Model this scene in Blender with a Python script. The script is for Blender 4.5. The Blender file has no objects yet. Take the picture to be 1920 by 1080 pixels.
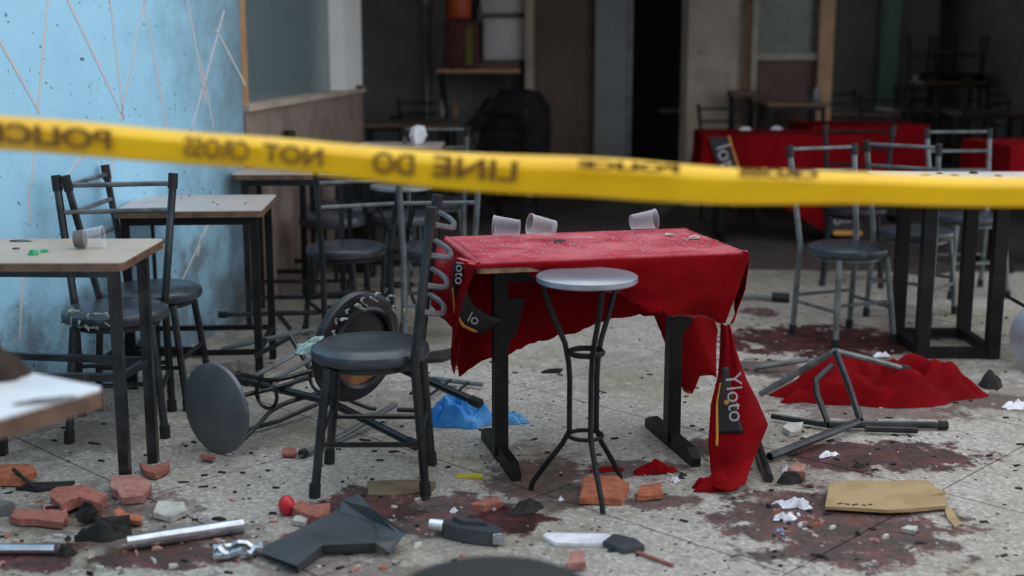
import bpy, bmesh, math, random
from math import sin, cos, pi, radians as R, sqrt, atan2
from mathutils import Vector as V, Matrix as M, noise as NZ

SC = bpy.context.scene
COL = SC.collection
# ------------------------------------------------------------------ camera, sky, exposure
H, F, YH = 1.42, 2400.0, 80.0                 # eye height (m), focal length (px of 1920), horizon row
TH = math.atan((540 - YH) / F)
cam_d = bpy.data.cameras.new('camera'); cam = bpy.data.objects.new('camera', cam_d); COL.objects.link(cam)
cam.location = (0, 0, H); cam.rotation_euler = (pi / 2 - TH, 0, 0)
cam_d.sensor_width = 36; cam_d.lens = 36 * F / 1920; cam_d.clip_start = .05; cam_d.clip_end = 100
cam_d.dof.use_dof = True; cam_d.dof.focus_distance = 4.5; cam_d.dof.aperture_fstop = 1.55
SC.camera = cam
W = bpy.data.worlds.new('overcast_sky'); SC.world = W; W.use_nodes = True
bg = W.node_tree.nodes['Background']; bg.inputs[0].default_value = (.90, .95, 1.0, 1); bg.inputs[1].default_value = 1.0
SC.view_settings.view_transform = 'Standard'; SC.view_settings.look = 'None'
SC.view_settings.gamma = 1; SC.view_settings.use_curve_mapping = False
SC.view_settings.exposure = 0.75

def ray(px, py):
    cx, cy = (px - 960) / F, (540 - py) / F
    return V((cx, cos(TH) + cy * sin(TH), -sin(TH) + cy * cos(TH)))
def onz(px, py, z=0.0):                        # where a sight line meets height z
    d = ray(px, py); t = (z - H) / d.z
    return V((d.x * t, d.y * t, z))
def ond(px, py, Y):                            # where a sight line meets distance Y
    d = ray(px, py); t = Y / d.y
    return V((d.x * t, Y, H + d.z * t))

# ------------------------------------------------------------------ materials
def nodes(name):
    m = bpy.data.materials.new(name); m.use_nodes = True
    nt = m.node_tree; b = nt.nodes['Principled BSDF']
    return m, nt, b
def nn(nt, kind, **kw):
    n = nt.nodes.new(kind)
    for k, v in kw.items():
        if k.startswith('i'):
            n.inputs[int(k[1:])].default_value = v
        else:
            setattr(n, k, v)
    return n
def math_(nt, op, a, b=None, clamp=False):
    n = nt.nodes.new('ShaderNodeMath'); n.operation = op; n.use_clamp = clamp
    for i, x in enumerate((a, b)):
        if x is None: continue
        if isinstance(x, (int, float)): n.inputs[i].default_value = x
        else: nt.links.new(x, n.inputs[i])
    return n.outputs[0]
def mixc(nt, fac, a, b):
    n = nt.nodes.new('ShaderNodeMix'); n.data_type = 'RGBA'
    for s, x in ((n.inputs[0], fac), (n.inputs[6], a), (n.inputs[7], b)):
        if isinstance(x, (int, float)): s.default_value = x
        elif isinstance(x, tuple): s.default_value = (*x, 1) if len(x) == 3 else x
        else: nt.links.new(x, s)
    return n.outputs[2]
def ramp(nt, x, lo, hi):
    n = nt.nodes.new('ShaderNodeMapRange'); n.interpolation_type = 'SMOOTHSTEP'
    nt.links.new(x, n.inputs[0]); n.inputs[1].default_value = lo; n.inputs[2].default_value = hi
    return n.outputs[0]
def noise_(nt, co, scale, detail=4, rough=.6):
    n = nt.nodes.new('ShaderNodeTexNoise'); n.inputs['Scale'].default_value = scale
    n.inputs['Detail'].default_value = detail; n.inputs['Roughness'].default_value = rough
    nt.links.new(co, n.inputs['Vector']); return n.outputs[0]
def mat(name, c, c2=None, rough=.6, metal=0.0, scale=14, lo=.4, hi=.65, bump=.0, bscale=60, spec=.5, dust=None, dlo=.55, dhi=.75, coat=0):
    m, nt, b = nodes(name)
    co = nn(nt, 'ShaderNodeNewGeometry').outputs['Position'] if False else nn(nt, 'ShaderNodeTexCoord').outputs['Object']
    c2 = c2 or tuple(x * .75 for x in c)
    out = mixc(nt, ramp(nt, noise_(nt, co, scale), lo, hi), c, c2)
    if dust:
        out = mixc(nt, ramp(nt, noise_(nt, co, scale * 2.7, 6, .7), dlo, dhi), out, dust)
    nt.links.new(out, b.inputs['Base Color'])
    b.inputs['Roughness'].default_value = rough; b.inputs['Metallic'].default_value = metal
    b.inputs['Specular IOR Level'].default_value = spec
    if coat: b.inputs['Coat Weight'].default_value = coat
    if bump:
        bp = nn(nt, 'ShaderNodeBump'); bp.inputs['Strength'].default_value = bump; bp.inputs['Distance'].default_value = .01
        nt.links.new(noise_(nt, co, bscale, 3), bp.inputs['Height']); nt.links.new(bp.outputs[0], b.inputs['Normal'])
    return m
MT = {}
MT['frame'] = mat('charcoal_metal', (.028, .030, .033), (.055, .059, .064), .30, .6, 9, dust=(.16, .16, .15), dlo=.62, dhi=.9)
MT['frame_grey'] = mat('worn_grey_metal', (.17, .19, .20), (.10, .11, .115), .4, .4, 12)
MT['frame_dark'] = mat('black_metal', (.006, .006, .007), (.012, .012, .013), .5, .1, 9, spec=.3)
MT['rubber'] = mat('black_rubber', (.010, .010, .011), None, .7)
MT['vinyl'] = mat('slate_vinyl', (.035, .042, .055), (  .055, .062, .075), .27, 0, 16, dust=(.25, .26, .27), dlo=.68, dhi=.95, bump=.05, bscale=40)
MT['vinyl_black'] = mat('black_vinyl', (.010, .011, .015), (.018, .018, .024), .3, 0, 16)
MT['foam'] = mat('torn_pale_stuffing', (.42, .44, .40), (.2, .23, .22), .9, 0, 60)
MT['foam_teal'] = mat('torn_teal_backing', (.33, .45, .40), (.15, .2, .19), .9, 0, 40)
MT['laminate'] = mat('pale_pink_laminate', (.52, .45, .42), (.44, .38, .36), .35, 0, 6, dust=(.25, .2, .17), dlo=.66, dhi=.8)
MT['laminate_dark'] = mat('brown_laminate', (.22, .15, .12), (.15, .1, .08), .4, 0, 6)
MT['laminate_tan'] = mat('tan_laminate', (.50, .40, .31), (.42, .33, .26), .4, 0, 5, dust=(.2, .16, .13), dlo=.64, dhi=.8)
MT['laminate_white'] = mat('white_laminate', (.78, .80, .84), (.66, .68, .72), .35, 0, 5, dust=(.3, .27, .25), dlo=.68, dhi=.8)
MT['edge'] = mat('brown_edging', (.16, .09, .055), (.09, .05, .035), .5, 0, 20)
MT['edge_light'] = mat('light_wood_edging', (.50, .36, .20), (.28, .17, .09), .5, 0, 18)
MT['steel'] = mat('brushed_steel', (.40, .42, .48), (.32, .34, .40), .30, .65, 5, dust=(.22, .22, .24), dlo=.6, dhi=.85)
MT['steel_dark'] = mat('dull_steel_top', (.16, .17, .19), (.12, .125, .14), .42, .55, 4, dust=(.08, .08, .085), dlo=.6, dhi=.85)
MT['chrome'] = mat('silver_tube', (.62, .66, .72), (.45, .48, .54), .2, .9, 12)
MT['cloth'] = mat('red_cloth', (.19, .0018, .0045), (.14, .001, .003), .85, 0, 5, bump=.12, bscale=25, spec=.08)
m, nt, b = nodes('dusty_toplit_red_table_cloth')
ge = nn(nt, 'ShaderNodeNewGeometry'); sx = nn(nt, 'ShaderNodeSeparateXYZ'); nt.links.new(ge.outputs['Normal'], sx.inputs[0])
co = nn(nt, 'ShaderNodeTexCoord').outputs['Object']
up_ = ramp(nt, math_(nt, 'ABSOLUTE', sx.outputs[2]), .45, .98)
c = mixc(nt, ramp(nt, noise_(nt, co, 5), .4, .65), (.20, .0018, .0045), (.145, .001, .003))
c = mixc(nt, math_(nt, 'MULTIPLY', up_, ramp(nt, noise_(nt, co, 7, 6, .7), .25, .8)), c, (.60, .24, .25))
c = mixc(nt, math_(nt, 'MULTIPLY', up_, .38), c, (.58, .06, .11))  # brighter red on upward faces, imitating light from above
nt.links.new(c, b.inputs['Base Color']); b.inputs['Roughness'].default_value = .85; b.inputs['Specular IOR Level'].default_value = .08
bp = nn(nt, 'ShaderNodeBump'); bp.inputs['Strength'].default_value = .15; bp.inputs['Distance'].default_value = .01
nt.links.new(noise_(nt, co, 25, 4), bp.inputs['Height']); nt.links.new(bp.outputs[0], b.inputs['Normal'])
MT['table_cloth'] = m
MT['cloth_lit_dusty'] = mat('lit_dusty_red_cloth', (.50, .018, .042), (.42, .05, .07), .75, 0, 9, dust=(.36, .22, .19), dlo=.52, dhi=.8, bump=.12, bscale=25, spec=.25)  # brighter copy of the red cloth with dust, coloured as its lit top
MT['print_black'] = mat('black_print', (.008, .007, .009), None, .6)
MT['print_yellow'] = mat('yellow_print', (.55, .25, .03), None, .6)
MT['print_white'] = mat('white_print', (.42, .40, .44), None, .6)
MT['tape'] = mat('yellow_tape', (.93, .56, .008), (.86, .48, .006), .3, 0, 4, spec=.4)
MT['tape_ink'] = mat('dark_tape_ink', (.20, .09, .012), None, .5)
MT['terracotta'] = mat('terracotta', (.36, .13, .095), (.25, .09, .07), .9, 0, 30, dust=(.45, .35, .3), dlo=.6, dhi=.8, bump=.4)
MT['terracotta_o'] = mat('orange_terracotta', (.44, .14, .07), (.30, .09, .05), .9, 0, 30, dust=(.4, .3, .24), dlo=.62, dhi=.8, bump=.4)
MT['pinkstone'] = mat('dusty_pink_terracotta', (.40, .20, .17), (.30, .12, .10), .9, 0, 25, dust=(.5, .42, .38), dlo=.55, dhi=.8, bump=.4)
MT['concrete'] = mat('broken_plaster', (.50, .48, .45), (.36, .34, .32), .95, 0, 25, bump=.4)
MT['card'] = mat('cardboard', (.38, .27, .14), (.31, .21, .105), .85, 0, 8)
MT['card_dark'] = mat('dirty_cardboard', (.20, .15, .09), (.14, .1, .07), .9, 0, 14)
MT['paper'] = mat('white_paper', (.78, .79, .86), (.6, .6, .66), .7, 0, 20)
MT['blue_bag'] = mat('blue_plastic', (.02, .20, .62), (.05, .33, .78), .22, 0, 9, bump=.5, bscale=30)
MT['blue_bag2'] = mat('pale_blue_plastic', (.20, .50, .85), (.08, .34, .75), .25, 0, 12)
MT['red_ball'] = mat('red_rubber', (.55, .02, .04), (.48, .015, .03), .35, 0, 5)
MT['black_plastic'] = mat('black_plastic', (.045, .051, .060), (.060, .068, .078), .42, 0, 7, dust=(.13, .14, .15), dlo=.6, dhi=.95)
MT['black_charred'] = mat('charred_black', (.008, .008, .008), (.02, .018, .016), .85, 0, 20)
MT['yellow'] = mat('yellow_plastic', (.55, .5, .02), None, .4)
MT['green'] = mat('green_plastic', (.03, .42, .16), None, .35)
MT['wood_brown'] = mat('dark_red_brown_wood', (.10, .045, .035), (.065, .03, .025), .55, 0, 6)
MT['wood_post'] = mat('varnished_wood', (.48, .28, .14), (.36, .2, .1), .5, 0, 5)
MT['ply'] = mat('orange_plywood', (.34, .14, .045), (.12, .05, .02), .7, 0, 14)
MT['dark_cloth'] = mat('dark_brown_cloth', (.035, .018, .012), None, .9)
MT['grey_wood'] = mat('weathered_post', (.36, .33, .28), (.28, .25, .2), .7, 0, 8)
MT['plaster_brown'] = mat('brown_plaster', (.25, .19, .16), (.19, .14, .12), .85, 0, 4, dust=(.13, .1, .085), dlo=.55, dhi=.75, bump=.3, bscale=14)
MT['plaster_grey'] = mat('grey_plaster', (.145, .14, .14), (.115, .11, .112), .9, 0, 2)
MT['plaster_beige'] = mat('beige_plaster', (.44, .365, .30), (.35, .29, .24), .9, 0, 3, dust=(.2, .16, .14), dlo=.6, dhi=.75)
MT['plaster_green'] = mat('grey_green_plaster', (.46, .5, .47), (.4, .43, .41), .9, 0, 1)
MT['teal_post'] = mat('teal_paint', (.36, .66, .58), (.32, .6, .52), .6, 0, 3)
MT['white_paint'] = mat('white_paint', (.86, .87, .87), (.80, .81, .81), .55, 0, 3)
MT['white_metal'] = mat('white_enamel', (.62, .61, .62), (.52, .51, .52), .5, 0, 4)
MT['door_brown'] = mat('brown_door', (.12, .085, .065), (.09, .065, .05), .7, 0, 3)
MT['door_grey'] = mat('grey_steel_door', (.19, .205, .215), (.16, .17, .18), .5, .2, 3)
MT['black_void'] = mat('void_black', (.012, .012, .012), None, .95)  # near-black for dark things, also painted in for the doorway's darkness
MT['orange'] = mat('orange_paint', (.55, .09, .03), (.45, .07, .025), .5, 0, 4)
MT['maroon'] = mat('maroon_canvas', (.10, .025, .02), (.06, .018, .016), .8, 0, 8)
MT['olive'] = mat('olive_strap', (.16, .14, .03), None, .8)
MT['coat'] = mat('black_wool', (.008, .008, .009), (.012, .012, .013), .95, 0, 8, spec=.2)
MT['roof'] = mat('roof_concrete', (.35, .34, .33), None, .9)
MT['line'] = mat('tan_painted_line', (.62, .58, .59), (.50, .60, .68), .7, 0, 14)
MT['floor_in'] = mat('brown_interior_floor', (.075, .062, .058), (.055, .046, .043), .6, 0, 3)
MT['grout'] = mat('dark_joint', (.10, .09, .08), None, .95)

def glassy(name, tint, rough=.05, opac=.35):
    m, nt, b = nodes(name)
    b.inputs['Base Color'].default_value = (*tint, 1); b.inputs['Roughness'].default_value = rough
    t = nn(nt, 'ShaderNodeBsdfTransparent'); mx = nn(nt, 'ShaderNodeMixShader')
    lw = nn(nt, 'ShaderNodeLayerWeight'); lw.inputs[0].default_value = .35
    co = nn(nt, 'ShaderNodeTexCoord').outputs['Object']
    f = math_(nt, 'ADD', math_(nt, 'MULTIPLY', lw.outputs['Facing'], .6), math_(nt, 'MULTIPLY', noise_(nt, co, 6, 5), opac), True)
    nt.links.new(f, mx.inputs[0]); nt.links.new(t.outputs[0], mx.inputs[1]); nt.links.new(b.outputs[0], mx.inputs[2])
    nt.links.new(mx.outputs[0], nt.nodes['Material Output'].inputs[0]); return m
MT['cup'] = glassy('clear_plastic', (.72, .72, .78), .06, .30)
MT['pane'] = glassy('dusty_pane', (.13, .185, .20), .25, 1.5)
MT['pane_dark'] = glassy('dark_dusty_pane', (.16, .20, .19), .25, 1.4)

# blue wall: plaster with grime low down, and shade painted in towards the corner
m, nt, b = nodes('blue_wall_paint')
pos = nn(nt, 'ShaderNodeNewGeometry').outputs['Position']
sx = nn(nt, 'ShaderNodeSeparateXYZ'); nt.links.new(pos, sx.inputs[0])
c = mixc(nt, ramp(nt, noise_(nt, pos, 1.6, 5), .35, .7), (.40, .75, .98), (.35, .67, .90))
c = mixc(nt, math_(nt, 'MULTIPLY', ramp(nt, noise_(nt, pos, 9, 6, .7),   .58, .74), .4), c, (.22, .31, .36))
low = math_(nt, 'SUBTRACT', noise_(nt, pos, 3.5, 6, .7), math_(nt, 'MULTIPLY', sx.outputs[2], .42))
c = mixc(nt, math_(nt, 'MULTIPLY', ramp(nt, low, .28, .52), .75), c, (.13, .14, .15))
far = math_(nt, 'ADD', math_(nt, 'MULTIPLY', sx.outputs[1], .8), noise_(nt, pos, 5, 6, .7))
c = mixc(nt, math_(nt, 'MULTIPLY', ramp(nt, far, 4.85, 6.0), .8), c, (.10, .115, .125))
spk = ramp(nt, noise_(nt, pos, 38, 2, .4), .70, .74)
c = mixc(nt, math_(nt, 'MULTIPLY', spk, .8), c, (.06, .07, .08))
wsp = ramp(nt, noise_(nt, pos, 23, 3, .5), .71, .74)
c = mixc(nt, math_(nt, 'MULTIPLY', wsp, .5), c, (.5, .58, .62))
nt.links.new(c, b.inputs['Base Color']); b.inputs['Roughness'].default_value = .6
bp = nn(nt, 'ShaderNodeBump'); bp.inputs['Strength'].default_value = .35; bp.inputs['Distance'].default_value = .012
nt.links.new(noise_(nt, pos, 11, 6), bp.inputs['Height']); nt.links.new(bp.outputs[0], b.inputs['Normal'])
MT['blue_wall'] = m

# terrazzo: chips, dust, dried dark red stains with shapes of their own, painted shade under the table
STAINS_SHADE = [  # px, py, half width px, half height px, rotation, depth of colour
    (1540, 640, 170, 26, 0, 1), (1440, 690, 70, 14, 0, .8), (1650, 855, 170, 26, 0, .95), (1570, 985, 190, 62, 0, .9), (1490, 945, 80, 26, 0, .8), (1310, 840, 45, 20, 0, .9),
    (690, 950, 100, 32, 0, .95), (860, 952, 110, 22, 0, .8), (960, 975, 70, 22, 0, 1), (800, 985, 90, 16, 0, .8), (1010, 905, 80, 44, 0, .6),  # last entry of this row paints the shade under the table
    (60, 1045, 80, 24, 0, .9), (300, 1045, 130, 24, 0, .85), (330, 1005, 160, 26, 0, .45), (230, 950, 110, 24, 0, .6), (1240, 940, 60, 14, 0, .8),
    (1650, 772, 150, 14, 0, .6), (1860, 752, 70, 14, 0, .6), (1425, 585, 28, 7, 0, .8), (1180, 880, 90, 16, 0, .75), (1500, 735, 60, 20, 0, .7), (440, 690, 60, 10, 0, .5), (350, 665, 30, 6, 0, .9), (650, 1075, 180, 22, 0, .5)]
DIRT_SHADE = [(1010, 890, 120, 60, .7), (480, 800, 170, 50, .45), (250, 1035, 260, 40, .75), (150, 820, 150, 40, .6), (120, 960, 180, 50, .7), (700, 760, 160, 50, .5), (1150, 690, 160, 40, .4), (1500, 560, 260, 60, .5), (1700, 640, 220, 60, .6), (560, 660, 240, 50, .5), (1480, 870, 160, 70, .5), (820, 1000, 240, 50, .4), (1800, 740, 200, 40, .5), (700, 580, 300, 60, .5)]  # brown dirt; the first patch also paints shade under the red table
m, nt, b = nodes('terrazzo')
pos = nn(nt, 'ShaderNodeNewGeometry').outputs['Position']
vo = nn(nt, 'ShaderNodeTexVoronoi'); vo.inputs['Scale'].default_value = 85; nt.links.new(pos, vo.inputs['Vector'])
sc = nn(nt, 'ShaderNodeSeparateColor'); nt.links.new(vo.outputs['Color'], sc.inputs[0])
c = mixc(nt, ramp(nt, noise_(nt, pos, 2.2, 5), .35, .68), (.39, .365, .335), (.32, .295, .25))
c = mixc(nt, math_(nt, 'MULTIPLY', ramp(nt, sc.outputs[0], .70, .78), .6), c, (.55, .53, .50))
c = mixc(nt, math_(nt, 'MULTIPLY', ramp(nt, sc.outputs[1], .72, .8), .6), c, (.22, .205, .19))
c = mixc(nt, math_(nt, 'MULTIPLY', ramp(nt, noise_(nt, pos, 26, 6, .75), .55, .7), .55), c, (.15, .14, .13))
c = mixc(nt, math_(nt, 'MULTIPLY', ramp(nt, noise_(nt, pos, 1.1, 4), .5, .68), .5), c, (.30, .26, .19))
dn = nn(nt, 'ShaderNodeTexNoise'); dn.inputs['Scale'].default_value = 9; dn.inputs['Detail'].default_value = 7; dn.inputs['Roughness'].default_value = .72
nt.links.new(pos, dn.inputs['Vector'])
mask = None
for (px, py, hw, hh, rot, st) in STAINS_SHADE:
    p = onz(px, py); pl = onz(px + hw, py); pu = onz(px, py - hh)
    mp = nn(nt, 'ShaderNodeMapping'); mp.vector_type = 'TEXTURE'
    mp.inputs['Location'].default_value = (p.x, p.y, 0); mp.inputs['Scale'].default_value = (pl.x - p.x, pu.y - p.y, 1)
    nt.links.new(pos, mp.inputs['Vector'])
    ln = nn(nt, 'ShaderNodeVectorMath'); ln.operation = 'LENGTH'; nt.links.new(mp.outputs[0], ln.inputs[0])
    e = math_(nt, 'ADD', ln.outputs['Value'], math_(nt, 'MULTIPLY', math_(nt, 'SUBTRACT', dn.outputs[0], .5), 3.4))
    s = nt.nodes.new('ShaderNodeMapRange'); s.interpolation_type = 'SMOOTHSTEP'; nt.links.new(e, s.inputs[0])
    s.inputs[1].default_value = 1.28; s.inputs[2].default_value = .95; s.inputs[3].default_value = 0; s.inputs[4].default_value = st
    mask = s.outputs[0] if mask is None else math_(nt, 'MAXIMUM', mask, s.outputs[0])
sc2 = mixc(nt, ramp(nt, noise_(nt, pos, 11, 7, .75), .40, .66), (.016, .004, .005), (.115, .020, .023))
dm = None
for (px, py, hw, hh, st) in DIRT_SHADE:
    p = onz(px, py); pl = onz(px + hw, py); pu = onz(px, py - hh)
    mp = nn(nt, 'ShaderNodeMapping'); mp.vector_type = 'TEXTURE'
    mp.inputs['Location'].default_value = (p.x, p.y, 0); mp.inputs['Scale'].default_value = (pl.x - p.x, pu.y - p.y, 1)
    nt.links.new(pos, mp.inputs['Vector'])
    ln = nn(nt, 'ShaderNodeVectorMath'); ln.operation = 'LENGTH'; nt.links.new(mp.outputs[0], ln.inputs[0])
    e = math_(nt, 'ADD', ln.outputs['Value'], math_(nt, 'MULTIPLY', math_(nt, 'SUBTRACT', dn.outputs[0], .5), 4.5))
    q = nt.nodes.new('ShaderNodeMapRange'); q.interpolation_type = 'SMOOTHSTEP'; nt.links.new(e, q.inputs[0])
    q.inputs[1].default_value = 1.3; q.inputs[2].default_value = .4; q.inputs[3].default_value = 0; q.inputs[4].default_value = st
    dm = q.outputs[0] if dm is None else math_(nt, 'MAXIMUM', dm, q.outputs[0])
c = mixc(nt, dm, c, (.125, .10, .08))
c = mixc(nt, math_(nt, 'MULTIPLY', mask, .95), c, sc2)
nt.links.new(c, b.inputs['Base Color'])
rg = math_(nt, 'SUBTRACT', .8, math_(nt, 'MULTIPLY', mask, .3)); nt.links.new(rg, b.inputs['Roughness'])
b.inputs['Specular IOR Level'].default_value = .3
bp = nn(nt, 'ShaderNodeBump'); bp.inputs['Strength'].default_value = .5; bp.inputs['Distance'].default_value = .006
nt.links.new(noise_(nt, pos, 45, 6, .7), bp.inputs['Height']); nt.links.new(bp.outputs[0], b.inputs['Normal'])
MT['terrazzo'] = m

# ------------------------------------------------------------------ mesh helpers
class MB:
    def __init__(s): s.v = []; s.f = []
    def add(s, vs, fs, mtx=None):
        o = len(s.v); s.v += [tuple(mtx @ V(p)) if mtx else tuple(p) for p in vs]; s.f += [tuple(i + o for i in f) for f in fs]; return s
    def box(s, c, d, mtx=None, bev=0):
        x, y, z = d[0] / 2, d[1] / 2, d[2] / 2; cx, cy, cz = c
        if bev <= 0:
            vs = [(cx + i * x, cy + j * y, cz + k * z) for k in (-1, 1) for j in (-1, 1) for i in (-1, 1)]
            return s.add(vs, [(0, 2, 3, 1), (4, 5, 7, 6), (0, 1, 5, 4), (2, 6, 7, 3), (0, 4, 6, 2), (1, 3, 7, 5)], mtx)
        bm = bmesh.new(); bmesh.ops.create_cube(bm, size=1, matrix=M.Translation(c) @ M.Diagonal((*d, 1)))
        bmesh.ops.bevel(bm, geom=bm.edges[:], offset=bev, segments=2, affect='EDGES', profile=.5)
        bm.verts.index_update(); s.add([v.co[:] for v in bm.verts], [[v.index for v in f.verts] for f in bm.faces], mtx); bm.free(); return s
    def tube(s, pts, r, seg=8, mtx=None, closed=False, square=False, r2=None):
        pts = [V(p) for p in pts]; n = len(pts); rings = []; up = None
        for i, p in enumerate(pts):
            if closed: t = (pts[(i + 1) % n] - pts[i - 1])
            else: t = pts[min(i + 1, n - 1)] - pts[max(i - 1, 0)]
            t.normalize()
            if up is None:
                a = V((0, 0, 1)) if abs(t.z) < .9 else V((0, 1, 0)); up = (a - t * a.dot(t)).normalized()
            else: up = (up - t * up.dot(t)).normalized()
            sd = t.cross(up)
            rr = r[i] if isinstance(r, (list, tuple)) else r
            rb = r2 if r2 else rr
            k = 4 if square else seg; off = pi / 4 if square else 0; g = 1.414 if square else 1
            rings.append([p + up * (cos(2 * pi * j / k + off) * rr * g) + sd * (sin(2 * pi * j / k + off) * rb * g) for j in range(k)])
        k = len(rings[0]); vs = [q for rg in rings for q in rg]; fs = []
        for i in range(n if closed else n - 1):
            a, b_ = i * k, ((i + 1) % n) * k
            fs += [(a + j, a + (j + 1) % k, b_ + (j + 1) % k, b_ + j) for j in range(k)]
        if not closed: fs += [tuple(range(k))[::-1], tuple((n - 1) * k + j for j in range(k))]
        return s.add(vs, fs, mtx)
    def lathe(s, prof, seg=32, mtx=None):
        vs, fs, idx = [], [], []
        for r, z in prof:
            if r < 1e-6: idx.append([len(vs)] * seg); vs.append((0, 0, z))
            else:
                idx.append(list(range(len(vs), len(vs) + seg))); vs += [(r * cos(2 * pi * j / seg), r * sin(2 * pi * j / seg), z) for j in range(seg)]
        for a, b_ in zip(idx, idx[1:]):
            for j in range(seg):
                q = [a[j], a[(j + 1) % seg], b_[(j + 1) % seg], b_[j]]; q = list(dict.fromkeys(q))
                if len(q) > 2: fs.append(tuple(q))
        return s.add(vs, fs, mtx)
    def prism(s, poly, z0, z1, mtx=None):
        n = len(poly); vs = [(x, y, z0) for x, y in poly] + [(x, y, z1) for x, y in poly]
        return s.add(vs, [tuple(range(n))[::-1], tuple(range(n, 2 * n))] + [(i, (i + 1) % n, n + (i + 1) % n, n + i) for i in range(n)], mtx)
    def grid(s, P, nu, nv, mtx=None):
        vs = [P(i / nu, j / nv) for j in range(nv + 1) for i in range(nu + 1)]
        w = nu + 1
        return s.add(vs, [(j * w + i, j * w + i + 1, (j + 1) * w + i + 1, (j + 1) * w + i) for j in range(nv) for i in range(nu)], mtx)
    def mesh(s, name, material, smooth=True):
        me = bpy.data.meshes.new(name); me.from_pydata(s.v, [], s.f); me.update()
        bm = bmesh.new(); bm.from_mesh(me); bmesh.ops.recalc_face_normals(bm, faces=bm.faces); bm.to_mesh(me); bm.free()
        me.materials.append(MT[material])
        if smooth:
            me.polygons.foreach_set('use_smooth', [True] * len(me.polygons)); me.set_sharp_from_angle(angle=R(40))
        return me
    def build(s, name, material, parent=None, smooth=True, solid=0):
        return link(name, s.mesh(name, material, smooth), parent, solid)
def link(name, data, parent=None, solid=0):
    o = bpy.data.objects.new(name, data); COL.objects.link(o)
    if parent: o.parent = parent
    if solid:
        md = o.modifiers.new('thickness', 'SOLIDIFY'); md.thickness = solid; md.offset = 0
    return o
def tag(o, label, cat, group=None, kind=None):
    o['label'] = label; o['category'] = cat
    if group: o['group'] = group
    if kind: o['kind'] = kind
    return o
def empty(name, mtx, label, cat, group=None):
    o = bpy.data.objects.new(name, None); o.empty_display_size = .1; COL.objects.link(o); o.matrix_world = mtx
    return tag(o, label, cat, group)
def struct(o): o['kind'] = 'structure'; return o
def inst(tpl, name, mtx, label, cat, group=None, skip=(), swap={}):
    root = empty(name, mtx, label, cat, group)
    for (n, me, kids) in tpl:
        if n in skip: continue
        o = link(n, swap.get(n, me), root)
        for (kn, kme, _) in kids: link(kn, kme, o)
    return root
def at(x, y, rz=0, z=0): return M.Translation((x, y, z)) @ M.Rotation(rz, 4, 'Z')
def poly3(pts, t):                              # point at parameter t (0..1) along a polyline, by length
    L = [0]
    for a, b_ in zip(pts, pts[1:]): L.append(L[-1] + (b_ - a).length)
    d = t * L[-1]
    for i in range(len(pts) - 1):
        if d <= L[i + 1] or i == len(pts) - 2:
            q = (d - L[i]) / max(L[i + 1] - L[i], 1e-9); return pts[i].lerp(pts[i + 1], min(max(q, 0), 1))

# ------------------------------------------------------------------ building
wd = V((.247, 1, 0)).normalized(); wn = V((wd.y, -wd.x, 0))          # left wall: direction, normal into the yard
def lw(Y, z=0): return V((-2.998 + .247 * Y, Y, z))
mb = MB()
path = [lw(-2.7)] + [lw(6.56)]
c0 = lw(6.56) - wn * .12
for k in range(1, 7): a = k * pi / 12; path.append(c0 + wn * (.12 * cos(a)) + wd * (.12 * sin(a)))
path.append(path[-1] - wn * .4); path.append(path[0] - wn * .52)
mb.prism([(p.x, p.y) for p in path], 0, 4.2)
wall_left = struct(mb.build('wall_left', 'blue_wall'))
def onwall(px, py):                             # sight line to the left wall plane
    d = ray(px, py); o = lw(0); t = (o - V((0, 0, H))).dot(wn) / d.dot(wn); return V((0, 0, H)) + d * t
LINES = [((-10, 60), (75, 212)), ((90, -10), (70, 212)), ((122, -10), (232, 222)), ((205, -10), (232, 225)), ((272, -10), (225, 225)), ((268, -10), (312, 240)), ((350, -10), (385, 190)),
         ((420, 20), (360, 240)), ((405, 55), (460, 160)), ((375, 110), (400, 240)), ((165, 278), (95, 370)), ((66, 275), (58, 345)), ((212, 290), (206, 345)), ((44, 500), (36, 640)),
         ((325, 400), (298, 500)), ((400, 400), (335, 540)), ((378, 440), (370, 480)), ((52, 350), (56, 420))]
for a, b_ in LINES:
    p, q = onwall(*a), onwall(*b_); d = (q - p).normalized(); sd = d.cross(wn) * .0062
    o = wn * .002
    MB().add([p - sd, p + sd, q + sd, q - sd, p - sd + o, p + sd + o, q + sd + o, q - sd + o], [(0, 1, 2, 3), (4, 5, 6, 7), (0, 1, 5, 4), (1, 2, 6, 5), (2, 3, 7, 6), (3, 0, 4, 7)]).build('painted_line', 'line', wall_left, False)

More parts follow.
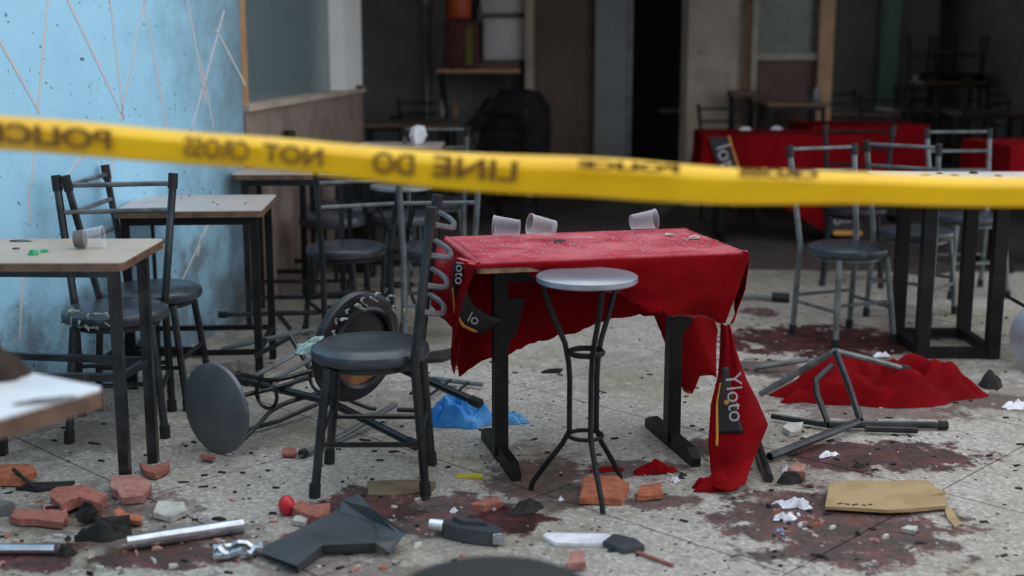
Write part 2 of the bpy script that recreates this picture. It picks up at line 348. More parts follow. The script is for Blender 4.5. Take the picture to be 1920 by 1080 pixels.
# floor: terrazzo slabs laid diagonally, joints recessed
mb = MB(); mb.box((5.3, 2.0, -.06), (17.4, 12.2, .10)); floor = struct(mb.build('floor', 'grout'))
ox, oy = onz(1760, 922).xy; S = .9; g = .003
rot = M.Rotation(R(46), 2)
for i in range(-9, 10):
    for j in range(-9, 10):
        ctr = V((ox, oy)) + rot @ V(((i + .5) * S, (j + .5) * S))
        if not (-3.4 < ctr.x < 5.6 and -1.5 < ctr.y < 8.4): continue
        cs = [ctr + rot @ V((sx_ * (S / 2 - g), sy_ * (S / 2 - g))) for sx_, sy_ in ((-1, -1), (1, -1), (1, 1), (-1, 1))]
        # trim against the brown threshold at the back
        bm = bmesh.new(); vs = [bm.verts.new((p.x, p.y, 0)) for p in cs]; bm.faces.new(vs)
        n_ = V((.05, 1, 0)).normalized()
        bmesh.ops.bisect_plane(bm, geom=bm.verts[:] + bm.edges[:] + bm.faces[:], plane_co=(0, 8.1, 0), plane_no=n_, clear_outer=True)
        bmesh.ops.bisect_plane(bm, geom=bm.verts[:] + bm.edges[:] + bm.faces[:], plane_co=lw(0), plane_no=-wn, clear_outer=True) if ctr.y < 6 else None
        if bm.faces:
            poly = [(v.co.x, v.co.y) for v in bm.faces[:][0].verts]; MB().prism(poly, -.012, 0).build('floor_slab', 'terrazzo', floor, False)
        bm.free()
mb = MB(); mb.prism([(-2.6, 8.23), (5.6, 7.82), (7, 17), (-2.6, 17)], -.1, .0); struct(mb.build('floor', 'floor_in'))

# window wall beyond the blue pier
A, B = V((-1.375, 6.66, 0)), V((-1.085, 9.4, 0)); d = (B - A).normalized(); n = V((d.y, -d.x, 0))
def ww(t, off, z): return A + d * (t * (B - A).length) + n * off + V((0, 0, z))
mb = MB(); q = [ww(0, 0, 0), ww(1, 0, 0), ww(1, -.3, 0), ww(0, -.3, 0)]
mb.prism([(p.x, p.y) for p in q], 0, 1.07); wallw = struct(mb.build('wall_left_low', 'plaster_brown'))
mb = MB(); q = [ww(0, .02, 0), ww(1.004, .02, 0), ww(1.004, -.3, 0), ww(0, -.3, 0)]
mb.prism([(p.x, p.y) for p in q], 1.07, 1.10); struct(mb.build('trim_1', 'plaster_beige'))
win = struct(link('window_1', None))
def wbox(name, t0, t1, o0, o1, z0, z1, m_, par=None):
    q = [ww(t0, o0, 0), ww(t1, o0, 0), ww(t1, o1, 0), ww(t0, o1, 0)]
    return MB().prism([(p.x, p.y) for p in q], z0, z1).build(name, m_, par, False)
wbox('window_post', 0, .045, -.02, -.14, 1.10, 3.0, 'wood_post', win)
wbox('window_post', .80, 1.0, -.0, -.16, 1.10, 3.0, 'white_paint', win)
wbox('pane', .045, .80, -.10, -.11, 1.10, 3.0, 'pane', win)
wbox('backing_panel', 0, 1.0, -.24, -.3, 1.10, 3.0, 'plaster_grey', win)
o = MB().box((0, 0, .01), (.09, .05, .025), None, .008).build('red_cup_scrap', 'maroon'); o.location = ww(.93, -.0, 1.10); tag(o, 'small dark red scrap lying on the ledge below the white post', 'scrap')

def wbx(name, px0, px1, Y0, Y1, z0, z1, m_, par=None, bev=0):       # a box whose front face spans two image columns at distance Y0
    x0, x1 = (px0 - 960) / F * (Y0 * cos(TH) + .3 * 0 + (H - 1.3) * sin(TH)), (px1 - 960) / F * (Y0 * cos(TH) + (H - 1.3) * sin(TH))
    return MB().box(((x0 + x1) / 2, (Y0 + Y1) / 2, (z0 + z1) / 2), (x1 - x0, Y1 - Y0, z1 - z0), None, bev).build(name, m_, par, False)
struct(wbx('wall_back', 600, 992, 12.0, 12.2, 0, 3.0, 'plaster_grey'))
struct(wbx('trim_2', 985, 1001, 11.75, 12.2, 0, 3.0, 'plaster_beige'))
dr = struct(link('door_1', None))
wbx('door_leaf', 1001, 1116, 11.9, 11.96, 0, 3.0, 'door_brown', dr)
wbx('door_leaf', 1116, 1180, 11.8, 11.88, 0, 3.0, 'door_grey', dr)
wbx('door_edge', 1178, 1186, 11.78, 11.9, 0, 3.0, 'frame_grey', dr)
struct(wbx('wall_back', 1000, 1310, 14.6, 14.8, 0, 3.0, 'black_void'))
struct(wbx('wall_back', 1290, 1384, 11.3, 11.75, 0, 3.0, 'plaster_beige'))
struct(wbx('trim_3', 1384, 1396, 11.35, 11.45, 0, 3.0, 'grey_wood'))
struct(wbx('trim_4', 1397, 1405, 11.3, 11.45, 0, 3.0, 'wood_post'))
struct(wbx('trim_5', 1409, 1420, 11.2, 11.32, 0, 3.0, 'grey_wood'))
wn2 = struct(link('window_2', None))
wbx('pane', 1420, 1536, 11.40, 11.41, 1.32, 3.0, 'pane_dark', wn2)
wbx('window_sill', 1418, 1536, 11.3, 11.5, 1.27, 1.33, 'grey_wood', wn2)
wbx('wood_panel', 1420, 1536, 11.36, 11.46, 0, 1.27, 'wood_brown', wn2)
wbx('window_post', 1535, 1562, 11.25, 11.4, 0, 3.0, 'wood_post', wn2)
struct(wbx('wall_back', 1400, 2500, 15.6, 15.8, 0, 3.0, 'plaster_green'))
struct(wbx('trim_6', 1660, 1686, 15.2, 15.45, 0, 3.0, 'teal_post'))
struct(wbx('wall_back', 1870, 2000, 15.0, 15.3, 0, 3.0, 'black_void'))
pipe = struct(MB().tube([(-.79, 11.9, 0), (-.79, 11.9, 1.4), (-.79, 11.9, 3)], .03).build('trim_7', 'frame_grey'))
MB().tube([(-.79, 11.9, 1.76), (-.79, 11.9, 1.82)], .042).build('pipe_collar', 'steel', pipe)
# roof over the back half, front edge placed to shade it; far walls
struct(MB().box((2.0, 12.2, 3.1), (11, 9.6, .2)).build('ceiling', 'roof', None, False))
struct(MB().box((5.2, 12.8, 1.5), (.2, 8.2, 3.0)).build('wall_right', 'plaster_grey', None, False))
struct(MB().box((1.4, -2.6, 2.9), (8.0, .2, 5.8)).build('wall_front_blocker', 'plaster_brown', None, False))  # unseen wall added behind the camera to cut sky light on near faces
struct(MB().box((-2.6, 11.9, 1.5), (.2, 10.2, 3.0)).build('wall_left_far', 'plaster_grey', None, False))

# ------------------------------------------------------------------ furniture templates
def chair_tpl(rungs, bulge=.0, hw=.165, top=.205, lean=.10, ht=.92, rad=.0145, fm='frame', vm='vinyl'):
    T = []
    T.append(('seat', MB().lathe([(0, .415), (.170, .415), (.187, .422), (.194, .438), (.19, .454), (.172, .465), (.1, .469), (0, .470)], 36).mesh('seat', vm), []))
    T.append(('seat_frame', MB().tube([(.15 * cos(a * pi / 12), .15 * sin(a * pi / 12), .405) for a in range(24)], .012, 6, closed=True).mesh('seat_frame', fm), []))
    for s in (-1, 1):
        cap = ('foot_cap', MB().tube([(s * .168, -.168, 0), (s * .166, -.165, .045)], rad + .004).mesh('foot_cap', 'rubber'), [])
        T.append(('leg', MB().tube([(s * .168, -.168, .004), (s * .15, -.14, .25), (s * .135, -.12, .415)], rad).mesh('leg', fm), [cap]))
    def post(z):
        if z < .44: return hw + .005 * (1 - z / .44), .185 - .03 * (z / .44)
        t = (z - .44) / (ht - .44); return hw + (top - hw) * t, .155 + lean * t
    for s in (-1, 1):
        pts = [(s * post(z)[0], post(z)[1], z) for z in (.004, .22, .44, .6, .76, ht)]
        x, y = post(ht); x0, y0 = post(ht - .05); xf, yf = post(.0)
        caps = [('post_cap', MB().tube([(s * x0, y0, ht - .05), (s * x, y, ht + .008)], rad + .004).mesh('post_cap', 'rubber'), []),
                ('foot_cap', MB().tube([(s * xf, yf, 0), (s * post(.045)[0], post(.045)[1], .045)], rad + .004).mesh('foot_cap', 'rubber'), [])]
        T.append(('back_post', MB().tube(pts, rad).mesh('back_post', fm), caps))
    for z in rungs:
        x, y = post(z)
        pts = [(x * t, y + bulge * (1 - abs(t) ** 3), z - .03 * (1 - t * t) * (1 if bulge else 0)) for t in [k / 6 - 1 for k in range(13)]]
        T.append(('back_rung', MB().tube(pts, .0095, 6).mesh('back_rung', 'frame_grey' if fm == 'frame' else fm), []))
    for s in (-1, 1):
        T.append(('stretcher', MB().tube([(s * .157, -.152, .17), (s * post(.17)[0], post(.17)[1], .17)], .009, 6).mesh('stretcher', fm), []))
    T.append(('stretcher', MB().tube([(-.155, -.147, .2), (.155, -.147, .2)], .009, 6).mesh('stretcher', fm), []))
    T.append(('stretcher', MB().tube([(-.168, .17, .2), (.168, .17, .2)], .009, 6).mesh('stretcher', fm), []))
    return T
CH3 = chair_tpl((.89, .79, .675), top=.215, lean=.085)
CH4 = chair_tpl((.875, .78, .685, .60), bulge=.065, hw=.15, top=.16, lean=.06)
CHG = chair_tpl((.91, .80, .69), top=.19, lean=.09, fm='frame_grey')
CHD = chair_tpl((.89, .79, .69), top=.2, lean=.09, fm='frame_dark', vm='vinyl_black')

def stool_tpl(sm='steel', fm='frame', ht=.715, r=.152):
    T = [('seat', MB().lathe([(0, ht - .022), (r - .006, ht - .022), (r, ht - .018), (r, ht - .003), (r - .004, ht), (0, ht - .002)], 48).mesh('seat', sm), [])]
    for a in (165, 45, -75):
        c_, s_ = cos(R(a)), sin(R(a))
        prof = [(.138, ht - .025), (.132, ht - .07), (.10, ht - .15), (.068, ht - .22), (.056, ht - .28), (.052, .38), (.052, .21), (.075, .165), (.13, .09), (.17, .03), (.178, .005)]
        T.append(('leg', MB().tube([(c_ * q, s_ * q, z) for q, z in prof], .0085, 8).mesh('leg', fm), []))
    T.append(('ring', MB().tube([(.054 * cos(a * pi / 8), .054 * sin(a * pi / 8), .47) for a in range(16)], .009, 6, closed=True, r2=.006).mesh('ring', fm), []))
    T.append(('ring', MB().tube([(.054 * cos(a * pi / 8), .054 * sin(a * pi / 8), .20) for a in range(16)], .007, 6, closed=True).mesh('ring', fm), []))
    return T
STOOL = stool_tpl(r=.157, fm='frame_dark'); STOOL_D = stool_tpl('steel_dark', 'frame', r=.162)

def top_mesh(w, dp, h, th, rc=.03):
    pts = []
    for cx, cy, a0 in ((w / 2 - rc, dp / 2 - rc, 0), (-w / 2 + rc, dp / 2 - rc, 90), (-w / 2 + rc, -dp / 2 + rc, 180), (w / 2 - rc, -dp / 2 + rc, 270)):
        for k in range(4): a = R(a0 + k * 30); pts.append((cx + rc * cos(a), cy + rc * sin(a)))
    return pts
def table4_tpl(w, dp, h, legs, top='laminate', edge='edge', fm='frame', th=.028, r=.016, rails=(.15,), square=True):
    pts = top_mesh(w, dp, h, th)
    T = [('tabletop', MB().prism([(x * .997, y * .997) for x, y in pts], h - .004, h).mesh('tabletop', top, False), [('edging', MB().prism(pts, h - th, h - .0035).mesh('edging', edge, False), [])])]
    for (x, y) in legs:
        T.append(('leg', MB().tube([(x, y, .003), (x, y, h - th)], r, square=square).mesh('leg', fm, False), []))
    xs = sorted(legs); 
    for z in rails:
        for a, b_ in ((xs[0], xs[1]), (xs[2], xs[3])):
            T.append(('side_rail', MB().tube([(*a, z), (*b_, z)], r * .7, square=True).mesh('side_rail', fm, False), []))
    a = [p for p in legs]
    for p, q in ((min(a, key=lambda t: t[0] + t[1]), max(a, key=lambda t: t[0] - t[1])), (min(a, key=lambda t: t[0] - t[1]), max(a, key=lambda t: t[0] + t[1]))):
        T.append(('apron', MB().tube([(*p, h - th - .018), (*q, h - th - .018)], .016, square=True, r2=.009).mesh('apron', fm, False), []))
        if rails: T.append(('cross_rail', MB().tube([(*p, rails[0]), (*q, rails[0])], r * .7, square=True).mesh('cross_rail', fm, False), []))
    return T
def tableT_tpl(w, dp, h, lx, top='laminate', edge='edge', fm='frame_dark', th=.03):
    pts = top_mesh(w, dp, h, th)
    T = [('tabletop', MB().prism([(x * .997, y * .997) for x, y in pts], h - .004, h).mesh('tabletop', top, False), [('edging', MB().prism(pts, h - th, h - .0035).mesh('edging', edge, False), [])])]
    for s in (-1, 1):
        T.append(('leg', MB().tube([(s * lx, 0, .02), (s * lx, 0, h - th)], .024, square=True).mesh('leg', fm, False),
                  [('gusset', MB().prism([(s * lx + .02, .40), (s * lx + .055, .45), (s * lx + .085, .57), (s * lx + .02, .57)], -.006, .006, M(((1, 0, 0, 0), (0, 0, -1, -.012), (0, 1, 0, 0), (0, 0, 0, 1)))).mesh('gusset', fm, False), [])]))
        T.append(('foot', MB().prism([(-.24, 0), (-.24, .03), (-.19, .055), (.19, .055), (.24, .03), (.24, 0)], -.016, .016, M.Translation((s * lx, 0, 0)) @ M(((0, 0, 1, 0), (1, 0, 0, 0), (0, 1, 0, 0), (0, 0, 0, 1)))).mesh('foot', fm, False), []))
    T.append(('crossbar', MB().tube([(-lx, 0, h - .09), (lx, 0, h - .09)], .018, square=True).mesh('crossbar', fm, False), []))
    return T

# ------------------------------------------------------------------ furniture in place
# main red table (front-left, front-right corners at height .75)
TA = at(.265, 4.33, R(13.5))
inst(tableT_tpl(.90, .54, .735, .315, 'laminate_tan', 'edge_light'), 'cafe_table', TA, 'cafe table on two black T-shaped feet under the draped red cloth', 'table')
# left tables by the blue wall
TL = at(-1.50, 4.16, R(0))
inst(table4_tpl(.585, .50, .75, [(-.288, -.14), (.235, -.16), (-.288, .14), (.265, .06)], 'laminate_tan', 'edge', r=.0165, rails=(.36,)), 'cafe_table', TL, 'tan cafe table at the left frame edge with a toppled plastic cup on it', 'table')
inst(table4_tpl(.60, .56, .75, [(-.26, -.24), (.26, -.24), (-.26, .24), (.26, .24)], 'laminate', 'edge', 'frame_dark', r=.015), 'cafe_table', at(-1.335, 5.43, R(4)), 'empty pale pink table against the blue wall behind two chairs', 'table')
inst(table4_tpl(.60, .54, .78, [(-.24, -.22), (.24, -.22), (-.24, .22), (.24, .22)], 'laminate', 'edge', 'frame', r=.013), 'cafe_table', at(-1.105, 6.6, R(2)), 'pale table at the corner of the blue wall, half hidden by yellow tape', 'table')
inst(table4_tpl(.90, .74, .80, [(-.30, -.2), (.02, -.2), (-.30, .2), (.02, .2)], 'laminate_white', 'edge', 'frame_dark', r=.028, rails=(.03,)), 'cafe_table', at(2.18, 5.9, R(-1)), 'white topped table with thick black legs at the right edge', 'table')
T = [('seat', MB().lathe([(0, .40), (.17, .40), (.186, .41), (.19, .43), (.182, .455), (.15, .466), (0, .47)], 40).mesh('seat', 'rubber'), [])]
for a in range(4):
    c_, s_ = cos(a * pi / 2 + .6), sin(a * pi / 2 + .6); T.append(('leg', MB().tube([(c_ * .17, s_ * .17, .0), (c_ * .13, s_ * .13, .4)], .014).mesh('leg', 'frame'), []))
LOW = [(n, MB().lathe([(0, .40), (.17, .40), (.186, .41), (.19, .43), (.182, .455), (.15, .466), (0, .47)], 40).mesh('seat', 'vinyl') if n == 'seat' else me, k) for n, me, k in T]
# chairs
inst(CH3, 'cafe_chair', at(-1.465, 4.63, R(11)), 'chair by the blue wall with torn seat edge, nearest the tan table', 'chair')
inst(CH3, 'cafe_chair', at(-1.435, 5.02, R(88)), 'chair turned sideways against the blue wall, behind the torn one', 'chair')
inst(CH4, 'cafe_chair', at(-.46, 4.04, R(-90)), 'upright chair with bent back rungs, side-on left of red table', 'chair')
inst(CHG, 'cafe_chair', at(1.62, 6.1, R(22)), 'grey framed chair standing left of the white table', 'chair')
inst(CH3, 'cafe_chair', at(-.80, 6.1, R(205)), 'chair seen from behind, under the corner table end', 'chair')
inst(CHG, 'cafe_chair', at(-.36, 6.1, R(186)), 'grey chair back standing just behind the bent-rung chair', 'chair')
inst(LOW, 'low_stool', at(-1.02, 7.2, R(20)), 'round cushioned stool behind the corner table', 'stool')
inst(LOW, 'low_stool', at(-1.02, 7.8, R(40)), 'round cushioned stool beyond the corner table, second from the front', 'stool')
inst(LOW, 'low_stool', at(-.62, 7.3, R(10)), 'round cushioned stool seen beneath the round metal stool top', 'stool')
inst(CHG, 'cafe_chair', at(-.47, 7.95, R(183)), 'grey framed chair under the white crumpled ball, mid distance', 'chair')
inst(CHG, 'cafe_chair', at(2.12, 6.65, R(140)), 'chair with scuffed pale seat behind the white table legs', 'chair')
inst(CHG, 'cafe_chair', at(2.62, 7.25, R(5)), 'grey ladder-back chair behind the white table, right', 'chair')
inst(CHD, 'cafe_chair', at(2.05, 7.6, R(-15)), 'dark chair between the rear red tables and grey ladder-back', 'chair')
inst(CHD, 'cafe_chair', at(1.75, 10.3, R(8)), 'black ladder-back chair against the beige pillar', 'chair')
inst(CHD, 'cafe_chair', at(-.82, 11.35, R(0)), 'dark chair behind the far brown table by the pipe', 'chair')
# stools
inst(STOOL, 'round_stool', at(.232, 3.89, 0), 'round steel-topped stool standing in front of the red table', 'stool')
inst(STOOL, 'round_stool', at(-.56, 6.45, .4), 'round grey metal stool behind the chairs, under the tape', 'stool')
inst(STOOL, 'round_stool', at(-.19, 10.6, .2), 'round metal stool beside the black coat, far back', 'stool')
# toppled stool: disc towards the camera, legs back to the right
ctr = onz(405, 851) + V((0, 0, .163))
zx = V((-.60, -.80, .0)).normalized(); xx = V((0, 0, 1)).cross(zx).normalized(); yx = zx.cross(xx)
Mst = M((xx, yx, zx)).transposed().to_4x4(); Mst.translation = ctr - zx * .715
inst(STOOL_D, 'round_stool', Mst @ M.Rotation(R(20), 4, 'Z'), 'toppled stool lying with its dull round top facing the camera', 'stool')
# toppled chair behind the bent-rung chair: on its back, seat upright
zc = V((-.12, -.98, .18)).normalized(); xc = V((.98, -.12, 0)).normalized(); yc = zc.cross(xc)
zc2 = -V((.10, .97, -.2)).normalized()
Mch = M((xc, -yc, zc)).transposed().to_4x4()
ax_z = V((-.78, .62, .12)).normalized(); ax_y = V((.22, .12, -1)); ax_y = (ax_y - ax_z * ax_y.dot(ax_z)).normalized(); ax_x = ax_y.cross(ax_z)
Mch = M((ax_x, ax_y, ax_z)).transposed().to_4x4(); Mch.translation = ond(672, 650, 4.58) - ax_z * .43
wood_under = MB().prism([(.135 * cos(k * pi / 9) * (1 + .12 * sin(3 * k)), .05 + .10 * sin(k * pi / 9) * (1 + .15 * sin(5 * k))) for k in range(18)], .408, .4145).mesh('seat_underside', 'ply', False)
CHO = chair_tpl((.89, .79, .69), top=.19, lean=.05, vm='vinyl_black') + [('seat_underside', wood_under, [])]
CHO = [(n, MB().lathe([(0, .415), (.19, .415), (.207, .422), (.214, .438), (.21, .454), (.19, .465), (.1, .469), (0, .470)], 40).mesh('seat', 'vinyl_black') if n == 'seat' else me, k) for n, me, k in CHO]
shr = inst(CHO, 'cafe_chair', Mch, 'overturned chair showing its black seat underside behind bent-rung chair', 'chair', None, ('leg', 'stretcher'))
# black cushioned stool close to the camera at the bottom
inst(T, 'low_stool', at(-.030, 2.13, 0, -.0), 'black cushioned round stool cut off by the bottom frame edge', 'stool')
# stool on its side at the right edge
zx = V((-.35, -.93, 0)).normalized(); xx = V((0, 0, 1)).cross(zx).normalized(); yx = zx.cross(xx)
Mst = M((xx, yx, zx)).transposed().to_4x4(); Mst.translation = ond(1966, 622, 5.4) - zx * .715
Mst.translation.z = .165
inst(STOOL, 'round_stool', Mst, 'pale round stool top at the right frame edge', 'stool')

# torn seat edge on the first chair
def shreds(name, ctr, rad, a0, a1, n_, m_, parent, seed, z=.45):
    rnd = random.Random(seed); mb = MB()
    for k in range(n_):
        a = R(rnd.uniform(a0, a1)); r_ = rad - rnd.uniform(-.004, .05)
        p = V((cos(a) * r_, sin(a) * r_, z + .012 - max(0, r_ - .165) * 1.4)); L = rnd.uniform(.015, .05); t = V((-sin(a), cos(a), 0)) * rnd.uniform(.3, 1) + V((cos(a), sin(a), 0)) * rnd.uniform(-.8, .8)
        mb.tube([p, p + t * L * .5 + V((0, 0, .004)), p + t * L + V((0, 0, -.008))], [.004, .006, .002], 5)
    o = mb.build(name, m_, parent); o['kind'] = 'stuff'; return o
ch1 = next(o for o in bpy.data.objects if o.get('label', '').startswith('chair by the blue wall'))
shreds('torn_stuffing', None, .19, 190, 265, 60, 'foam', ch1, 3)
chf = next(o for o in bpy.data.objects if o.get('label', '').startswith('upright chair with bent'))
shreds('torn_edge', None, .214, 200, 335, 22, 'foam', shr, 9, .42)
mb = MB()
def tealP(u, v):
    a = V((-.10, -.19, .447)) ; return V((-.12 + .14 * u - .05 * v, -.165 - .09 * v, .452 - .03 * v + .012 * sin(9 * u + 4 * v)))
o = MB().grid(tealP, 10, 6).build('torn_cover', 'foam_teal', chf, True, .004)

# ------------------------------------------------------------------ red cloths
def panel(A_, B_, wave=.012, k=5.0, ph=0.0, nrm=V((0, -1, 0)), bulge=0.0, seed=0):
    def P(u, v):
        p = poly3(A_, u).lerp(poly3(B_, u), v)
        w = wave * v * sin(k * 2 * pi * u + ph + 1.3 * v) + bulge * sin(pi * v) + .6 * wave * v * NZ.noise(V((u * 6 + seed, v * 3, seed)))
        return p + nrm * w
    return P
TAm = TA
def tl(x, y, z): return TAm @ V((x, y, z))
hw_, hd_, tz = .462, .285, .742
cloth = MB()
RC = .02
cloth.grid(lambda u, v: tl((u - .5) * 2 * (hw_ - RC), (v - .5) * 2 * (hd_ - RC), tz + .003 + .004 * NZ.noise(V((u * 7, v * 5, 1))) * sin(pi * u) ** .5 * sin(pi * v) ** .5), 30, 18)
def skirt(A_, B_, nrm, wave, k, ph, bulge=0.0, seed=0, jag=.012):
    up1 = V((0, 0, 1)); nrm = nrm.normalized()
    def P(u, v):
        a0 = poly3(A_, u) + up1 * .003
        if v < .2:
            a = v / .2 * pi / 2; return a0 + nrm * (RC * (sin(a) - 1)) + up1 * (RC * (cos(a) - 1))
        t = (v - .2) / .8; b0 = poly3(B_, u) + up1 * (jag * NZ.noise(V((u * 23 + seed, seed, .5))) + .6 * jag * NZ.noise(V((u * 61 + seed, seed, 2.5))))
        w = t * (wave * sin(k * 2 * pi * u + ph + 1.3 * t) + .9 * wave * NZ.noise(V((u * 6 + seed, t * 3, seed)))) + bulge * sin(pi * t)
        return (a0 - up1 * RC).lerp(b0, t) + nrm * w
    return P
nf = (TAm.to_3x3() @ V((0, -1, 0))); nr_ = (TAm.to_3x3() @ V((1, 0, 0)))
corn = {'fl': tl(-hw_, -hd_, tz), 'fr': tl(hw_, -hd_, tz), 'br': tl(hw_, hd_, tz), 'bl': tl(-hw_, hd_, tz)}
# front skirt, lifted at the left
yf = lambda px: 4.0 + (px - 850) / 535 * .19
hemf = [ond(px, py, yf(px) - .03) for px, py in ((852, 484), (905, 487), (960, 498), (1010, 516), (1080, 535), (1161, 548), (1213, 583), (1254, 590), (1310, 600), (1362, 609))]
topf = [corn['fl'], corn['fr']]
cloth.grid(skirt(topf, hemf, nf, .016, 2.6, .5, .008, 3), 70, 26)
hemr = [ond(1362, 609, 4.17), ond(1386, 560, 4.35), ond(1392, 540, 4.6), tl(hw_ + .04, hd_, tz - .28)]
cloth.grid(skirt([corn['fr'], corn['br']], hemr, nr_, .014, 1.5, 0, .018, 5), 24, 20)
hemb = [ond(862, 705, 4.30), ond(900, 680, 4.34), ond(945, 665, 4.42), ond(1030, 636, 4.52), ond(1120, 604, 4.58), ond(1200, 590, 4.64), ond(1262, 600, 4.70), ond(1283, 738, 4.72), ond(1297, 742, 4.72), ond(1310, 700, 4.73), ond(1342, 708, 4.74), ond(1348, 620, 4.76)]
cloth.grid(skirt([corn['bl'], corn['br']], hemb, -nf, .015, 4.0, 1.0, 0, 7), 80, 24)
heml = [ond(862, 705, 4.22), ond(850, 640, 4.1), ond(838, 598, 4.15), ond(815, 562, 4.3), ond(797, 543, 4.45), tl(-hw_ - .06, hd_, tz - .18)]
cloth.grid(skirt([corn['fl'], corn['bl']], heml, -nr_, .02, 1.6, .4, .025, 9), 30, 22)
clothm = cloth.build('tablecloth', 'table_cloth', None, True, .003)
tag(clothm, 'rumpled red tablecloth draped over the centre table, torn at the hem', 'tablecloth')

def band(P, u0, u1, v0, v1, off, m_, name, parent, nu=4, nv=16):
    def Q(u, v):
        p = P(u0 + (u1 - u0) * u, v0 + (v1 - v0) * v); return p + off
    return MB().grid(Q, nu, nv).build(name, m_, parent, True, .0012)
def text(body, name, size, mtx, m_, parent, sx_=1.0, off=0.0):
    cu = bpy.data.curves.new(name, 'FONT'); cu.body = body; cu.size = size; cu.align_x = 'CENTER'; cu.align_y = 'CENTER'; cu.extrude = .0004; cu.offset = off
    cu.materials.append(MT[m_]); o = bpy.data.objects.new(name, cu); COL.objects.link(o)
    bpy.context.view_layer.update(); me = bpy.data.meshes.new_from_object(o.evaluated_get(bpy.context.evaluated_depsgraph_get())); bpy.data.objects.remove(o)
    o = link(name, me, parent); o.matrix_world = mtx @ M.Diagonal((sx_, 1, 1, 1)); return o
def frame(p, xdir, ndir):
    z = ndir.normalized(); x = (xdir - z * xdir.dot(z)).normalized(); y = z.cross(x)
    m_ = M((x, y, z)).transposed().to_4x4(); m_.translation = p; return m_

# printed band at the left front corner, seen folding under
Bl = [ond(850, 492, 4.02), ond(848, 540, 4.05), ond(852, 585, 4.08), ond(868, 612, 4.12), ond(905, 628, 4.2)]
Br = [ond(868, 494, 4.03), ond(872, 535, 4.07), ond(886, 570, 4.12), ond(915, 590, 4.18), ond(945, 600, 4.22)]
Pb = panel(Bl, Br, .0)
o = MB().grid(Pb, 16, 4).build('printed_band', 'print_black', clothm, True, .002)
MB().grid(lambda u, v: Pb(.25 + .65 * u, -.04 + .14 * v) + V((0, -.004, 0)), 16, 1).build('yellow_stripe', 'print_yellow', clothm, True, .001)
text('loto', 'printed_word', .045, frame(ond(862, 512, 4.0), V((0, .1, -1)), V((-.3, -1, .1))), 'print_white', clothm)
text('lo', 'printed_word', .05, frame(ond(888, 598, 4.08), V((1, .1, -.5)), V((-.1, -1, .2))), 'print_white', clothm)

# strip of the same cloth hanging from the right corner to the floor
La = [ond(1352, 606, 4.16), ond(1350, 650, 4.16), ond(1346, 700, 4.15), ond(1332, 755, 4.13), ond(1328, 830, 4.10), ond(1333, 880, 4.06), onz(1338, 916, .02)]
Ra = [ond(1366, 606, 4.16), ond(1378, 655, 4.17), ond(1396, 705, 4.17), ond(1422, 755, 4.15), ond(1442, 800, 4.12), ond(1420, 855, 4.08), onz(1398, 908, .02)]
Ps = panel(La, Ra, .016, 0.8, .3, V((0, -1, 0)), .03)
sash = MB().grid(lambda u, v: Ps(u, v) + V((0, -.012 * sin(7 * v + 5 * u), 0)), 36, 14).build('hanging_cloth', 'cloth', None, True, .003)
tag(sash, 'long red cloth strip with black printed band, hanging from table corner to floor', 'cloth')
Pq = lambda u, v: Ps(u, v) + V((0, -.012 * sin(7 * v + 5 * u) - .004, 0))
MB().grid(lambda u, v: Pq(.22 + .36 * u, .10 + (.34 + .12 * u) * v), 16, 6).build('printed_band', 'print_black', sash, True, .001)
MB().grid(lambda u, v: Pq(.30 + .34 * u, .085 + .05 * v + .03 * u) + V((0, -.002, 0)), 16, 1).build('yellow_stripe', 'print_yellow', sash, True, .001)
text('Yloto', 'printed_word', .075, frame(ond(1377, 745, 4.06), V((.12, 0, -1)), V((0, -1, 0))), 'print_white', sash)
MB().lathe([(0, 0), (.008, 0), (.008, .003), (0, .003)], 10, frame(ond(1362, 754, 4.06), V((1, 0, 0)), V((0, -1, 0)))).build('yellow_dot', 'print_yellow', sash)

def lump(name, px, py, rx, ry, h, m_, seed, label, cat, rot=0, nr=14, na=40, fold=.5, fs=5.0, edge=.25, group=None, z=0, aspect=None):
    c = onz(px, py, z) if aspect is None else aspect
    def P(u, v):
        a = u * 2 * pi; r_ = v
        oo = 1 + edge * NZ.noise(V((cos(a) * 1.7 + seed, sin(a) * 1.7, seed * .37))) * 2
        X, Y = cos(a) * r_ * oo, sin(a) * r_ * oo
        n1 = NZ.noise(V((X * 1.6 + seed, Y * 1.6, seed))); n2 = NZ.noise(V((X * fs * .45 + seed * 2, Y * fs * .45, 3.1)))
        ph = fs * .9 * (X * cos(seed) + Y * sin(seed)) + 3.2 * n2
        dome = max(0, 1 - r_ ** 3)
        zz = h * dome * (.82 + .75 * fold * n1) + h * fold * .34 * dome * (abs(sin(ph)) - .5) + h * .3 * fold * dome * n2
        q = M.Rotation(rot, 2) @ V((X * rx, Y * ry)); return V((q.x, q.y, max(.002, zz)))
    mb = MB(); mb.grid(P, na, nr); o = mb.build(name, m_, None, True)
    bm = bmesh.new(); bm.from_mesh(o.data); bmesh.ops.remove_doubles(bm, verts=bm.verts, dist=1e-4); bmesh.ops.recalc_face_normals(bm, faces=bm.faces); bm.to_mesh(o.data); bm.free()
    o.location = c; return tag(o, label, cat, group)
lump('crumpled_cloth', 1655, 740, .40, .19, .15, 'cloth', 5.3, 'crumpled red cloth heaped on the floor behind the wrecked chair frame', 'cloth', .05, 30, 120, .95, 6, .2)
lump('cloth_scrap', 1530, 745, .15, .07, .05, 'cloth', 8.1, 'flat trailing fold of red cloth under the wrecked chair frame', 'cloth', .3, 10, 40, .8, 8)
lump('dark_bundle', 1858, 726, .055, .04, .06, 'black_charred', 2.2, 'small charred bundle at the right end of the red heap', 'bundle', 0, 8, 24, .6)
